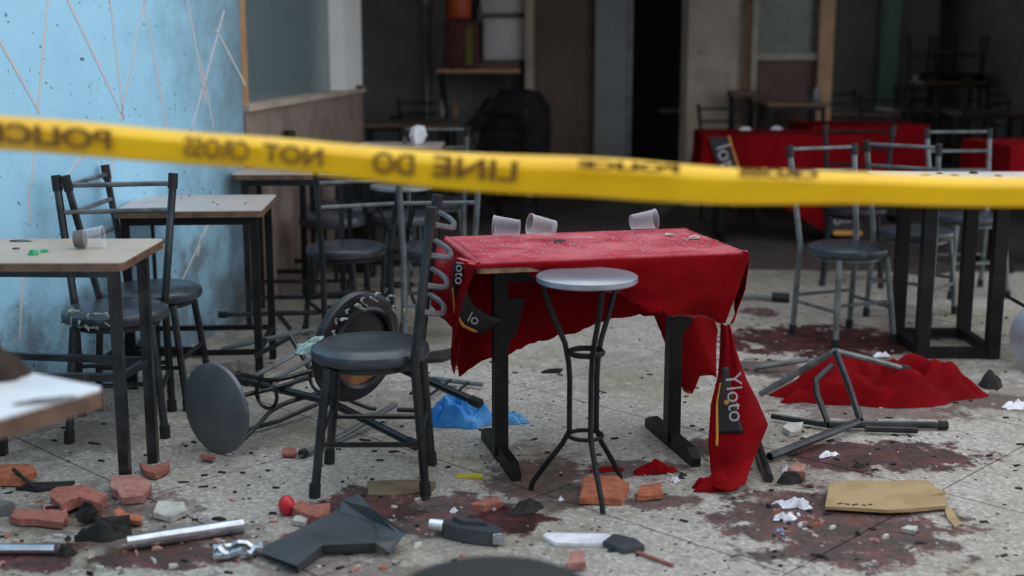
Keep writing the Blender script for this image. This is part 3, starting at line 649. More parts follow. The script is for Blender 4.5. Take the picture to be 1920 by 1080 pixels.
lump('cloth_scrap', 1342, 917, .075, .035, .045, 'cloth', 4.4, 'bunched red scrap on the floor at the strip bottom', 'cloth', .1, 10, 36, .7)
lump('cloth_scrap', 1230, 885, .07, .03, .03, 'cloth', 6.4, 'torn red scrap beside the right table foot', 'cloth', .1, 10, 36, .9)
lump('cloth_scrap', 1140, 882, .06, .02, .012, 'cloth', 9.4, 'flat red scrap behind the orange brick under the table', 'cloth', .1, 8, 30, .9)
# blue bag
lump('plastic_bag', 862, 792, .125, .085, .105, 'blue_bag', 12.2, 'puffed bright blue plastic bag on the floor beside the left table leg', 'bag', .1, 18, 60, .7, 6, .15)
lump('plastic_bag', 955, 792, .10, .03, .035, 'blue_bag2', 15.2, 'pale blue loose bag corner right of the table leg', 'bag', -.15, 10, 40, .8, 7)

# rear red tables with cloths reaching down
def draped(name, cx, cy, w, dp, h, drop, rz, lab_t, lab_c, wave=.02):
    mtx = at(cx, cy, rz)
    inst(tableT_tpl(w, dp, h - .006, w * .35, 'laminate_tan'), 'cafe_table', mtx, lab_t, 'table')
    a, b_ = w / 2 + .012, dp / 2 + .012; mb = MB()
    per = []
    for (x0, y0, x1, y1) in ((-a, -b_, a, -b_), (a, -b_, a, b_), (a, b_, -a, b_), (-a, b_, -a, -b_)):
        for k in range(16): t = k / 16; per.append((x0 + (x1 - x0) * t, y0 + (y1 - y0) * t))
    def P(u, v):
        x, y = per[int(round(u * 64)) % 64]; s_ = 1 + (.05 + .05 * NZ.noise(V((u * 9, cx, 0)))) * v; q = wave * v * sin(u * 44)
        return V((x * s_ + q * (abs(x) > a * .98), y * s_ + q * (abs(y) > b_ * .98), h + .002 - v * (drop(x / a, y / b_))))
    mb.grid(P, 64, 10); mb.prism(top_mesh(2 * a, 2 * b_, 0, 0, .004), h - .001, h + .002)
    o = mb.build(name, 'cloth', None, True); o.matrix_world = mtx; tag(o, lab_c, 'tablecloth'); return o, mtx
c1, m1 = draped('tablecloth', 1.92, 9.35, 1.10, .62, .78, lambda x, y: .36 + .34 * max(0, min(1, (x + .35) * 1.1)), R(-2), 'table under the long red cloth before the beige pillar', 'red cloth with a black printed band over the table by the pillar')
c2, m2 = draped('tablecloth', 2.75, 10.25, .9, .6, .79, lambda x, y: .4, R(4), 'table under red cloth behind the grey chairs, far right', 'plain red cloth over the table far behind the grey chairs')
c3, m3 = draped('tablecloth', 3.30, 8.15, .6, .6, .80, lambda x, y: .38, R(8), 'table under red cloth cut by the right frame edge', 'red cloth cut by the right frame edge, beyond the white table')
def c1band(x0, x1, z0, z1, m_, name, oy=-.345, sl=.0):
    q = [(x0, oy - .0, z0), (x1, oy, z0), (x1 + sl, oy - .03, z1), (x0 + sl, oy - .03, z1)]
    q2 = [(x, y + .003, z) for x, y, z in q]
    return MB().add(q + q2, [(0, 1, 2, 3), (4, 5, 6, 7), (0, 1, 5, 4), (1, 2, 6, 5), (2, 3, 7, 6), (3, 0, 4, 7)]).build(name, m_, c1, False)
c1band(-.53, -.40, .77, .42, 'print_black', 'printed_band', -.345, .12); c1band(-.395, -.382, .78, .42, 'print_yellow', 'yellow_stripe', -.348, .12)
text('loto', 'printed_word', .15, m1 @ frame(V((-.40, -.375, .60)), V((.3, 0, -1)), V((0, -1, .05))), 'print_white', c1)
c1band(.32, .56, .30, .11, 'print_black', 'printed_band', -.362); c1band(.36, .56, .125, .09, 'print_yellow', 'yellow_stripe', -.384)
text('oio', 'printed_word', .10, m1 @ frame(V((.42, -.40, .20)), V((1, 0, .2)), V((0, -1, .05))), 'print_white', c1)
for px, py, lab in ((1398, 244, 'flat white paper slip at the left of the rear red table'), (1458, 243, 'crumpled white napkin on the middle of the rear red table')):
    lump('paper_napkin', px, py, .05, .04, .025, 'paper', px * .01, lab, 'paper', 0, 5, 16, .6, z=.782)

# ------------------------------------------------------------------ wrecked chair frame on the right
def bars(name, label, lst, fm='frame_grey'):
    base = lst[0][0][0].copy(); base.z = 0
    root = empty(name, M.Translation(base), label, 'chair')
    for pts, r_, nm, m_ in lst:
        o = MB().tube([p - base for p in pts], r_, 8).build(nm, m_, root)
    return root
def pz(px, py, fy):                              # point above floor row fy
    g_ = onz(px, fy); return ond(px, py, g_.y)
ap = pz(1566, 658, 782)
bars('wrecked_chair', 'wrecked grey chair frame lying on its side before the red heap', [
    ([pz(1426, 739, 752), ap], .0125, 'leg', 'frame_grey'), ([ap, pz(1640, 676, 762), pz(1690, 690, 752)], .0125, 'leg', 'frame_grey'),
    ([pz(1690, 690, 752), pz(1704, 693, 752)], .017, 'foot_cap', 'rubber'),
    ([ap, pz(1592, 725, 790), pz(1613, 788, 806)], .013, 'leg', 'frame'), ([pz(1560, 684, 785), pz(1530, 712, 790), pz(1532, 740, 795), pz(1553, 794, 808)], .012, 'back_post', 'frame'),
    ([pz(1413, 690, 697), pz(1515, 674, 700)], .0125, 'leg', 'frame_grey'), ([pz(1447, 780, 790), pz(1553, 797, 808)], .0115, 'back_rung', 'frame'),
    ([pz(1553, 796, 808), pz(1680, 796, 806), pz(1760, 797, 806)], .014, 'back_post', 'frame'), ([pz(1760, 797, 806), pz(1776, 797, 806)], .018, 'post_cap', 'rubber'),
    ([pz(1622, 804, 814), pz(1720, 807, 816)], .012, 'back_rung', 'frame'), ([pz(1609, 791, 808), pz(1530, 822, 838), pz(1443, 856, 868)], .0145, 'leg', 'frame'),
    ([pz(1419, 828, 836), pz(1441, 897, 905)], .017, 'leg', 'frame')])
# more tumbled chair parts behind the front chair
bars('wrecked_chair', 'tumbled chair frame with teal torn fabric between the toppled stool and seat', [
    ([pz(415, 655, 700), pz(480, 640, 700), pz(590, 618, 700)], .0115, 'leg', 'frame_grey'), ([pz(478, 668, 735), pz(545, 632, 735)], .010, 'leg', 'frame'),
    ([pz(545, 630, 735), pz(580, 690, 745)], .011, 'leg', 'frame'), ([pz(440, 812, 822), pz(520, 790, 800), pz(640, 738, 765)], .009, 'stretcher', 'frame'),
    ([pz(565, 852, 860), pz(650, 812, 824), pz(742, 758, 790)], .011, 'back_post', 'frame_grey'),
    ([pz(565, 852, 860), pz(572, 848, 857)], .016, 'post_cap', 'rubber'), ([pz(780, 706, 716), pz(905, 721, 730)], .011, 'back_post', 'frame_grey'),
    ([pz(745, 768, 778), pz(812, 770, 780)], .010, 'back_post', 'frame'), ([pz(845, 713, 724), pz(800, 745, 755)], .0065, 'back_rung', 'frame'),
    ([pz(878, 717, 727), pz(835, 755, 764)], .0065, 'back_rung', 'frame'), ([pz(815, 709, 720), pz(770, 738, 750)], .0065, 'back_rung', 'frame')])
bars('wrecked_chair', 'loose dark chair leg with black tip beside the blue wall table', [
    ([pz(424, 590, 640), pz(600, 586, 640)], .012, 'leg', 'frame'), ([pz(410, 590, 640), pz(426, 590, 640)], .017, 'foot_cap', 'rubber'), ([pz(522, 590, 640), pz(545, 618, 640)], .012, 'stretcher', 'frame')])
bars('wrecked_chair', 'long pipe with dark coupling lying behind the red table at right', [
    ([onz(1385, 556, .02), onz(1478, 560, .02)], .012, 'tube', 'frame_grey'), ([onz(1448, 556, .03), onz(1480, 558, .03)], .026, 'coupling', 'rubber')])

# ------------------------------------------------------------------ foreground table at the left edge
pts_ = top_mesh(.70, .70, .755, .035, .02)
PED = [('tabletop', MB().prism([(x * .995, y * .995) for x, y in pts_], .751, .757).mesh('tabletop', 'laminate_white', False), [('edging', MB().prism(pts_, .718, .752).mesh('edging', 'edge', False), [])]),
       ('column', MB().tube([(0, 0, .02), (0, 0, .72)], .03, 12).mesh('column', 'frame'), []), ('base', MB().lathe([(0, 0), (.22, 0), (.22, .015), (.05, .04), (0, .045)], 28).mesh('base', 'frame'), [])]
inst(PED, 'cafe_table', at(-1.275, 2.31, R(-31.5)), 'blurred white-topped wooden table corner at the lower left frame edge', 'table')
lump('cloth_bundle', 0, 0, .12, .05, .075, 'dark_cloth', 3.3, 'blurred dark brown cloth bundle on the white foreground table', 'bundle', -.2, 10, 36, .3, aspect=V((-1.095, 2.52, .757)))
lump('paper_sheet', 0, 0, .05, .02, .004, 'plaster_grey', 7.3, 'grey dirty paper scrap on the blurred white foreground table', 'paper', .5, 8, 30, .3, aspect=onz(85, 752, .757))

# ------------------------------------------------------------------ police tape
tape_c = [(-180, 236), (0, 251), (150, 262), (300, 273), (480, 288), (620, 302), (800, 316), (1000, 331), (1200, 341), (1400, 350), (1600, 356), (1920, 361), (2300, 358)]
tw = [60, 62, 62, 60, 58, 60, 66, 72, 74, 66, 58, 54, 54]
YT = 2.3
rows = []
for (px, py), w_ in zip(tape_c, tw):
    ctr_ = ond(px, py, YT); hw2 = w_ / 2 / F * YT
    rows.append((ctr_, hw2))
ends = [V((-2.405, 2.3, rows[0][0].z + .05))]; 
pts = [ (ends[0], .026) ] + rows + [(V((5.1, 2.3, rows[-1][0].z + .15)), .026)]
def Pt(u, v):
    x = u * (len(pts) - 1); i = min(int(x), len(pts) - 2); t = x - i; t = t * t * (3 - 2 * t) * .3 + t * .7
    c_ = pts[i][0].lerp(pts[i + 1][0], t); h_ = pts[i][1] * (1 - t) + pts[i + 1][1] * t
    s_ = v * 2 - 1
    return c_ + V((0, .055 * max(0, s_ - .35) ** 1.5 + .006 * sin(c_.x * 9), h_ * s_ + .002 * sin(c_.x * 13)))
tape = MB().grid(Pt, 160, 10).build('barrier_tape', 'tape', None, True, .0006)
tag(tape, 'yellow police tape with dark lettering stretched across the scene', 'tape')
def tword(body, px, py, wpx, hpx, sl):
    p = ond(px, py, YT - .012)
    xd = V((1, 0, -sl)); m_ = frame(p, -xd, V((0, 1, 0)))       # seen from its back, so the words run the other way
    cu_h = hpx / F * YT / .7
    o = text(body, 'tape_word', cu_h, m_, 'tape_ink', tape, 1.0, .0012); bpy.context.view_layer.update()
    wd_ = o.dimensions.x; k = (wpx / F * YT) / max(wd_, 1e-4); o.matrix_world = m_ @ M.Diagonal((k, 1, 1, 1)); return o
tword('POLICE', 92, 257, 232, 36, .075)
tword('CROSS', 406, 282, 122, 36, .085); tword('NOT', 550, 293, 112, 34, .09)
tword('DO', 738, 309, 78, 38, .08); tword('LINE', 892, 319, 158, 38, .075)
tword('POLICE', 1180, 313, 190, 14, .05); tword('CROSS', 1460, 326, 150, 14, .03)

# ------------------------------------------------------------------ things on tables
def cup_tpl(r0=.027, r1=.036, h=.095):
    return [('cup_wall', MB().lathe([(0, .001), (r0, .001), (r1, h), (r1 + .002, h), (r1 + .002, h - .003), (r1 - .001, h - .004)], 28).mesh('cup_wall', 'cup'), [])]
CUP = cup_tpl()
def cup_at(p, ax, label, swap=None, r=.034):
    z = V(ax).normalized(); x = V((0, 0, 1)).cross(z).normalized(); y = z.cross(x); m_ = M((x, y, z)).transposed().to_4x4(); m_.translation = p
    return inst(CUP, 'plastic_cup', m_, label, 'cup', 'toppled clear plastic cups')
ztop = .752
cup_at(onz(975, 443, ztop) + V((0, 0, .031)), (-1, .15, .06), 'clear plastic cup lying at the left of the red table')
cup_at(onz(1040, 446, ztop) + V((0, 0, .034)), (-.8, -.25, .18), 'clear plastic cup lying against the leftmost one on red cloth')
cup_at(onz(1183, 432, ztop) + V((0, 0, .030)), (1, .25, .10), 'clear plastic cup lying alone at the right of red table')
c4 = cup_at(onz(140, 465, .752) + V((0, 0, .029)), (1, .1, .08), 'clear plastic cup lying on the tan table at left')
MB().lathe([(0, .002), (.0275, .002), (.031, .035), (0, .035)], 24).build('dark_dregs', 'plaster_grey', c4)
CN = {'terracotta': 'red terracotta', 'terracotta_o': 'orange terracotta', 'pinkstone': 'dusty pink', 'concrete': 'pale grey plaster', 'black_charred': 'charred black', 'paper': 'white', 'black_plastic': 'dark grey'}
rnd = random.Random(7)
def shard(sx_, sy_, sz_, seed):
    r_ = random.Random(seed); n_ = r_.randint(5, 7); an = sorted(r_.uniform(0, 2 * pi) for _ in range(n_)); an = [(2 * pi * k / n_ + r_.uniform(-.3, .3)) for k in range(n_)]
    lo_ = [(cos(a) * .5 * sx_ * r_.uniform(.7, 1.1), sin(a) * .5 * sy_ * r_.uniform(.7, 1.1), -.48 * sz_) for a in an]
    hi_ = [(x * r_.uniform(.6, 1), y * r_.uniform(.6, 1), sz_ * r_.uniform(.0, .5)) for x, y, z in lo_]
    return MB().add(lo_ + hi_ + [(0, 0, .45 * sz_)], [tuple(range(n_))[::-1]] + [(i, (i + 1) % n_, n_ + (i + 1) % n_, n_ + i) for i in range(n_)] + [(n_ + i, n_ + (i + 1) % n_, 2 * n_) for i in range(n_)])
def piece(name, px, py, size, m_, label, cat, seed, rz=0, z=0, tilt=(0, 0), group=None):
    o = shard(*size, seed).build(name, m_, None, False); p = onz(px, py, z)
    o.rotation_euler = (tilt[0], tilt[1], rz); o.location = p + V((0, 0, size[2] * .48 + abs(tilt[0]) * size[1] * .3 + abs(tilt[1]) * size[0] * .3)); return tag(o, label, cat, group)
# crumbs on the red cloth, one scattered mass
mb = MB()
for k in range(420):
    x, y = rnd.uniform(-hw_ + .03, hw_ - .02), rnd.gauss(-.03, .12)
    if abs(y) > hd_ - .03: continue
    q = tl(x, y, tz + .010); s_ = rnd.choice((.0016, .002, .003, .004)); mb.box(q, (s_ * rnd.uniform(.7, 2), s_, s_ * .7), None)
o = mb.build('plaster_crumbs', 'concrete', None, False); tag(o, 'pale plaster crumbs scattered over the red tabletop', 'crumbs', None, 'stuff')
piece('dark_flake', 1048, 453, (.05, .02, .008), 'black_plastic', 'small dark flake on the red cloth below the second cup', 'flake', 3, 0, .75)
piece('plastic_shard', 1095, 446, (.09, .02, .005), 'cup', 'thin clear plastic sliver on the middle of the red cloth', 'shard', 4, .1, .75)
piece('dark_flake', 1255, 441, (.05, .03, .008), 'concrete', 'grey plaster chip right of the lone cup on red cloth', 'chip', 5, 0, .75)
piece('dark_flake', 1300, 447, (.05, .03, .012), 'concrete', 'largest pale plaster chip near the right edge of red cloth', 'chip', 9, .4, .75)
piece('dark_flake', 40, 453, (.09, .03, .006), 'black_plastic', 'thin dark flake at the back of the tan table', 'flake', 6, 0, .75)
piece('dark_flake', 30, 467, (.03, .02, .006), 'black_plastic', 'tiny dark flake behind the green cap on the tan table', 'flake', 8, 0, .75)
piece('green_cap', 62, 478, (.035, .03, .02), 'green', 'crushed green plastic cap on the tan table', 'cap', 9, 0, .75)
piece('green_cap', 84, 473, (.035, .02, .012), 'green', 'green plastic sliver beside the crushed cap', 'scrap', 10, .5, .75)
for k, (px, py) in enumerate(((265, 370), (340, 372), (400, 380), (408, 384), (460, 382), (355, 367))):
    piece('dark_flake', px, py, (.012, .008, .004), 'black_charred', 'small dark speck of grit on the pale pink wall table', 'grit', 20 + k, 0, .75, group='grit specks on the pink table')
for k, (px, py, m_) in enumerate(((1735, 331, 'black_charred'), (1762, 327, 'black_charred'), (1790, 331, 'maroon'), (1825, 326, 'black_charred'), (1872, 332, 'black_charred'))):
    piece('dark_flake', px, py, (.05, .04, .012), m_, ['wide charred flake at the left of the white table', 'upright charred flake second on the white table', 'dark red flake on the white table', 'charred flake right of the dark red one', 'small charred speck at the right of the white table'][k], 'flake', 30 + k, k, .80)

# ------------------------------------------------------------------ far clutter
inst(table4_tpl(.82, .6, .76, [(-.36, -.25), (.36, -.25), (-.36, .25), (.36, .25)], 'laminate_dark', 'edge', 'frame_dark'), 'cafe_table', at(-.85, 10.9, R(2)), 'brown table far back before the grey wall with bottles on it', 'table')
BOT = lambda r, h, m_: MB().lathe([(0, 0), (r, 0), (r, h * .6), (r * .4, h * .78), (r * .38, h), (0, h)], 16)
for px, py, h, m_, lab in ((828, 222, .16, 'frame_grey', 'grey bottle on the far brown table, left of pair'), (853, 222, .15, 'card_dark', 'brownish bottle at the right of the far brown table')):
    o = BOT(.035, h, m_).build('bottle', m_); o.location = onz(px, py, .76); tag(o, lab, 'bottle')
o = MB().lathe([(0, 0), (.06, 0), (.07, .02), (.05, .014), (0, .01)], 20).build('ashtray', 'rubber'); o.location = onz(744, 222, .76); tag(o, 'black ashtray at the left of the far brown table', 'ashtray')
# tall side table with maroon bag and orange canister
x0 = lambda px, Y: (px - 960) / F * Y
MB_ = []
sh = empty('console_table', at(x0(898, 11.6), 11.6), 'narrow wooden console table against the far grey wall', 'table')
MB().box((0, 0, 1.175), (.74, .34, .03)).build('tabletop', 'wood_post', sh, False); MB().box((.08, .02, 1.22), (.56, .2, .06)).build('back_strip', 'wood_brown', sh, False)
for s in (-1, 1):
    for y in (-.13, .13): MB().tube([(s * .24, y, 0), (s * .33, y, 1.16)], .025, square=True).build('leg', 'black_void', sh, False)
bg_ = empty('canvas_bag', at(x0(868, 11.58), 11.52, 0, 1.19), 'dark maroon canvas bag with olive strap standing on console table', 'bag')
MB().box((0, 0, .22), (.31, .2, .44), None, .05).build('bag_body', 'maroon', bg_); MB().box((.07, -.105, .2), (.06, .012, .34)).build('strap', 'olive', bg_)
can = MB().lathe([(0, 0), (.105, 0), (.115, .02), (.115, .42), (.08, .5), (.04, .52), (.04, .57), (0, .57)], 28).build('canister', 'orange'); can.location = (x0(862, 11.7), 11.55, 1.63); tag(can, 'orange canister on top of the maroon bag', 'canister')
bx = empty('wall_cabinet', at(x0(948, 11.95), 11.93, 0, 1.25), 'white metal two-door wall cabinet on the far grey wall', 'cabinet')
MB().box((0, 0, .5), (.43, .10, 1.0)).build('cabinet_body', 'plaster_grey', bx, False)
MB().box((0, -.06, .20), (.40, .02, .37), None, .006).build('door', 'white_metal', bx); MB().box((-.01, -.06, .66), (.43, .02, .45), None, .006).build('door', 'white_metal', bx)
o = MB().box((0, 0, .05), (.06, .05, .15), None, .01).build('wall_switch', 'black_plastic'); o.location = (x0(899, 11.8), 11.84, 1.62); tag(o, 'small black switch box left of the white cabinet', 'switch')
# black coat over a chair far back
inst(CHD, 'cafe_chair', at(.0, 10.05, R(160)), 'chair under the draped black coat, far back', 'chair')
def coatP(u, v):
    a = u * 2 * pi; prof = [(0, .0), (.10, .03), (.19, .0), (.25, -.10), (.27, -.28), (.26, -.5), (.25, -.72)]
    t = v * (len(prof) - 1); i = min(int(t), len(prof) - 2); q = t - i; r_ = prof[i][0] * (1 - q) + prof[i + 1][0] * q; z = prof[i][1] * (1 - q) + prof[i + 1][1] * q
    lx = 1.15 - .12 * cos(a) * 0; sl = -.16 * max(0, -cos(a)) * (v > .2)
    return V((r_ * cos(a) * (1.05 + .1 * NZ.noise(V((a, v * 3, 2)))), r_ * sin(a) * .6, 1.06 + z + sl * r_ * 2))
o = MB().grid(coatP, 36, 18).build('draped_coat', 'coat', None, True); o.location = (.02, 10.0, -.02); tag(o, 'black coat draped over a chair before the brown door', 'coat')
arm = MB().tube([(-.16, -.02, .98), (-.26, -.08, .86), (-.36, -.12, .78)], [.075, .06, .05], 10).build('sleeve', 'coat', o)
lump('dark_heap', 0, 0, .10, .10, .18, 'black_void', 4.9, 'black rounded bundle against the brown low wall', 'bundle', 0, 8, 28, .2, aspect=V((-1.0, 8.0, .62)))
o = MB().box((0, 0, .31), (.2, .2, .62), None, .03).build('dark_crate', 'black_void'); o.location = (-1.0, 8.0, 0); tag(o, 'dark crate carrying the black bundle by the low brown wall', 'crate')
bl = empty('crumpled_ball', M.Translation(ond(783, 254, 7.6)), 'white crumpled paper ball on the mid-distance white table', 'paper')
mb = MB(); mb.lathe([(0, -.055), (.03, -.045), (.055, 0), (.04, .045), (0, .06)], 14)
mb.v = [tuple(V(p) * (1 + .35 * NZ.noise(V(p) * 40))) for p in mb.v]; mb.build('ball', 'paper', bl)
piece_ = ond(783, 254, 7.6)
inst(table4_tpl(.5, .45, piece_.z - .055, [(-.2, -.18), (.2, -.18), (-.2, .18), (.2, .18)], 'laminate', 'edge', 'frame_dark'), 'cafe_table', at(piece_.x - .1, 7.62), 'pale table under the white crumpled ball, mid distance', 'table')
inst(table4_tpl(.36, .45, .80, [(-.14, -.18), (.14, -.18), (-.14, .18), (.14, .18)], 'laminate_dark', 'edge', 'frame_dark'), 'cafe_table', at(x0(520, 7.25) + .02, 7.3), 'small dark table with black cups by the low brown wall', 'table')
for px, lab in ((528, 'short black cup on the small dark table'), (548, 'tall black cup on the small dark table')):
    o = MB().lathe([(0, 0), (.028, 0), (.033, .08 if px < 540 else .13), (.028, .08 if px < 540 else .13), (0, .01)], 16).build('cup', 'rubber'); o.location = (x0(px, 7.35), 7.3, .80); tag(o, lab, 'cup')
# the dim room at the right back
for k, (px, Y, rz, lab) in enumerate(((1600, 12.6, 0, 'dim table just right of the wooden post'), (1720, 13.2, 5, 'dim table below the teal post'), (1840, 12.7, -5, 'dim table at the far right of the dark room'))):
    inst(table4_tpl(.75, .6, .76, [(-.32, -.25), (.32, -.25), (-.32, .25), (.32, .25)], 'laminate_dark', 'edge', 'frame_dark'), 'cafe_table', at(x0(px, Y), Y, R(rz)), lab, 'table')
inst(table4_tpl(.75, .6, 1.02, [(-.32, -.25), (.32, -.25), (-.32, .25), (.32, .25)], 'laminate_dark', 'edge', 'frame_dark'), 'cafe_table', at(x0(1770, 13.9), 13.9), 'tall dim counter table under the stacked chairs', 'table')
DIM = [(1590, 13.4, 20, 0, 'dim chair nearest the wooden post in the dark room'), (1650, 12.2, 160, 0, 'dim chair in front of the teal post'), (1715, 14.6, 0, .0, 'dim chair behind the tall counter, left'), (1760, 12.0, 30, 0, 'dim chair under the counter, middle of dark room'),
       (1850, 11.4, -10, 0, 'dim chair with lit top rung, lower right of dark room'), (1900, 13.2, 10, 0, 'dim chair at the far right of the dark room')]
for px, Y, rz, z, lab in DIM: inst(CHD, 'cafe_chair', at(x0(px, Y), Y, R(rz), z), lab, 'chair')
for px, rz, lab in ((1735, 200, 'chair upturned on the tall counter, left one'), (1800, 170, 'chair upturned on the tall counter, right one')):
    m_ = M.Translation((x0(px, 13.9), 13.9, 1.02 + .47)) @ M.Rotation(R(rz), 4, 'Z') @ M.Rotation(pi, 4, 'X'); inst(CHD, 'cafe_chair', m_, lab, 'chair')
# counter with wood top behind rear red table
inst(table4_tpl(.55, .5, .93, [(-.22, -.2), (.22, -.2), (-.22, .2), (.22, .2)], 'laminate_dark', 'edge', 'frame_dark'), 'cafe_table', at(x0(1480, 10.9), 10.9), 'brown table below the brown panelled window', 'table')
o = MB().lathe([(0, 0), (.035, 0), (.04, .05), (.028, .12), (0, .13)], 16).build('jug', 'frame_grey'); o.location = (x0(1524, 10.85), 10.85, .93); tag(o, 'grey jug on the brown table beside the wooden post', 'jug')
o = MB().box((0, 0, .03), (.22, .2, .06), None, .01).build('low_seat', 'wood_brown'); o2 = None
o.location = (x0(1388, 11.0), 11.05, .98); 
st = empty('bar_stool', at(x0(1388, 11.0), 11.05), 'brown bar stool beside the black chair at the pillar', 'stool')
o.parent = st; o.location = (0, 0, .96); o.name = 'seat'
for a in range(4): MB().tube([(.09 * (1 if a % 2 else -1), .08 * (1 if a > 1 else -1), 0), (.08 * (1 if a % 2 else -1), .07 * (1 if a > 1 else -1), .97)], .014).build('leg', 'frame_dark', st)
o = MB().box((0, 0, .35), (.3, .3, .7), None, .02).build('dark_box', 'black_void'); o.location = (x0(1262, 13.5), 13.5, 0); tag(o, 'dark box standing inside the black doorway', 'box')
o = MB().box((0, 0, .02), (.28, .26, .03), None, .008).build('tray', 'frame_grey'); o.location = (x0(1258, 13.5), 13.5, .70); tag(o, 'grey tray on the dark box inside the black doorway', 'tray')

# ------------------------------------------------------------------ rubble and litter on the floor
BR = 'terracotta shards on the floor'
def slab_piece(name, poly, th, m_, label, cat, z=0, zs=None, group=None, jag=None):
    P = [onz(px, py, z) for px, py in poly]; c_ = sum(P, V()) / len(P); mb = MB(); r_ = random.Random(label)
    zs = zs or [0] * len(P); n_ = len(P); size = max((p - c_).length for p in P)
    jag = jag if jag is not None else (.07 if m_ in ('terracotta', 'terracotta_o', 'pinkstone', 'concrete') else .025)
    Q = []
    for i in range(n_):
        for t in (0, .55):
            p = P[i].lerp(P[(i + 1) % n_], t) - c_; zz = zs[i] * (1 - t) + zs[(i + 1) % n_] * t
            Q.append((p.x + r_.gauss(0, jag * size * .6), p.y + r_.gauss(0, jag * size * .6), zz))
    n_ = len(Q); k = .965 if jag > .05 else .985; tz = r_.uniform(.0, .03) if jag > .05 and size > .03 else 0; ta = r_.uniform(0, 6.28)
    Q = [(x, y, zz + tz * max(0, .5 + .5 * (x * cos(ta) + y * sin(ta)) / size)) for x, y, zz in Q]
    vs = [(x, y, zz) for x, y, zz in Q] + [(x * 1.0 + r_.gauss(0, jag * size * .25), y + r_.gauss(0, jag * size * .25), zz + th * r_.uniform(.8, .95)) for x, y, zz in Q] + \
         [(x * k + r_.gauss(0, jag * size * .3), y * k + r_.gauss(0, jag * size * .3), zz + th * r_.uniform(.97, 1.05)) for x, y, zz in Q] + [(0, 0, sum(q[2] for q in Q) / n_ + th)]
    fs = [tuple(range(n_))[::-1]]
    for i in range(n_):
        j = (i + 1) % n_; fs += [(i, j, n_ + j, n_ + i), (n_ + i, n_ + j, 2 * n_ + j, 2 * n_ + i), (2 * n_ + i, 2 * n_ + j, 3 * n_)]
    mb.add(vs, fs)
    o = mb.build(name, m_, None, False); o.location = (c_.x, c_.y, z + .001); return tag(o, label, cat, group)
slab_piece('brick_shard', [(268, 898), (262, 880), (290, 888), (318, 880), (314, 892), (290, 902)], .022, 'terracotta', 'red terracotta shard against the tan table rear leg', 'brick', zs=[0, .0, 0, .005, .005, 0])
slab_piece('brick_shard', [(205, 935), (210, 915), (262, 915), (284, 925), (270, 945), (228, 948)], .028, 'pinkstone', 'dusty pink shard right of the tan table front leg', 'brick')
slab_piece('brick_shard', [(96, 958), (105, 938), (160, 940), (195, 950), (188, 975), (150, 962), (118, 972)], .035, 'terracotta', 'large red tile shard left of the tan table front leg', 'brick', zs=[0, .01, .015, 0, 0, .01, 0])
slab_piece('brick_shard', [(78, 985), (86, 962), (130, 966), (128, 985), (100, 992)], .02, 'pinkstone', 'pink tile shard below the large red one', 'brick')
slab_piece('brick_shard', [(20, 985), (30, 970), (100, 972), (132, 982), (120, 994), (60, 990)], .02, 'terracotta', 'flat red shard at the lower left of the tile pile', 'brick')
slab_piece('brick_shard', [(-10, 915), (-5, 895), (50, 893), (68, 902), (40, 916)], .025, 'terracotta_o', 'orange brown shard at the left frame edge', 'brick')
slab_piece('brick_shard', [(218, 985), (222, 968), (232, 978), (268, 978), (262, 990), (232, 992)], .014, 'terracotta_o', 'small bright orange hooked shard above the silver tube', 'brick')
slab_piece('brick_shard', [(1088, 946), (1092, 914), (1160, 914), (1176, 924), (1166, 946)], .022, 'terracotta_o', 'flat orange brick piece under the steel stool', 'brick')
slab_piece('brick_shard', [(1196, 940), (1200, 920), (1238, 918), (1241, 938)], .018, 'terracotta_o', 'small square orange brick piece right of the stool foot', 'brick')
slab_piece('brick_shard', [(545, 965), (560, 958), (585, 965), (620, 962), (612, 985), (580, 985), (555, 975)], .03, 'terracotta', 'brown broken shard right of the red ball', 'brick')
slab_piece('brick_shard', [(1478, 890), (1490, 878), (1510, 890), (1508, 904), (1490, 900)], .022, 'pinkstone', 'pink shard at the base of the wrecked chair frame', 'brick')
slab_piece('brick_shard', [(880, 955), (905, 950), (935, 940), (938, 952), (905, 962)], .02, 'terracotta', 'long red shard behind the black bracket', 'brick')
slab_piece('brick_shard', [(528, 858), (530, 851), (556, 852), (553, 860)], .01, 'terracotta', 'little brick chip behind the front chair leg', 'brick')
slab_piece('brick_shard', [(374, 868), (382, 860), (404, 866), (398, 871)], .012, 'terracotta', 'little red chip below the toppled stool top', 'brick')
slab_piece('brick_shard', [(1062, 1072), (1070, 1058), (1094, 1058), (1098, 1072)], .02, 'pinkstone', 'small pink chip beside the black stool at bottom', 'brick')
slab_piece('plaster_chunk', [(290, 975), (300, 960), (345, 958), (352, 968), (320, 982)], .02, 'concrete', 'grey plaster chunk above the silver tube', 'plaster')
slab_piece('plaster_chunk', [(1468, 812), (1478, 805), (1504, 806), (1500, 818), (1480, 820)], .02, 'concrete', 'pale plaster chunk between wrecked frame bars', 'plaster')
slab_piece('plaster_chunk', [(1690, 998), (1700, 992), (1720, 994), (1716, 1003)], .012, 'concrete', 'pale chip on the dark stain below the cardboard', 'plaster')
slab_piece('plaster_chunk', [(545, 985), (555, 978), (580, 980), (570, 990)], .014, 'concrete', 'pale chip left of the bent black panel', 'plaster')
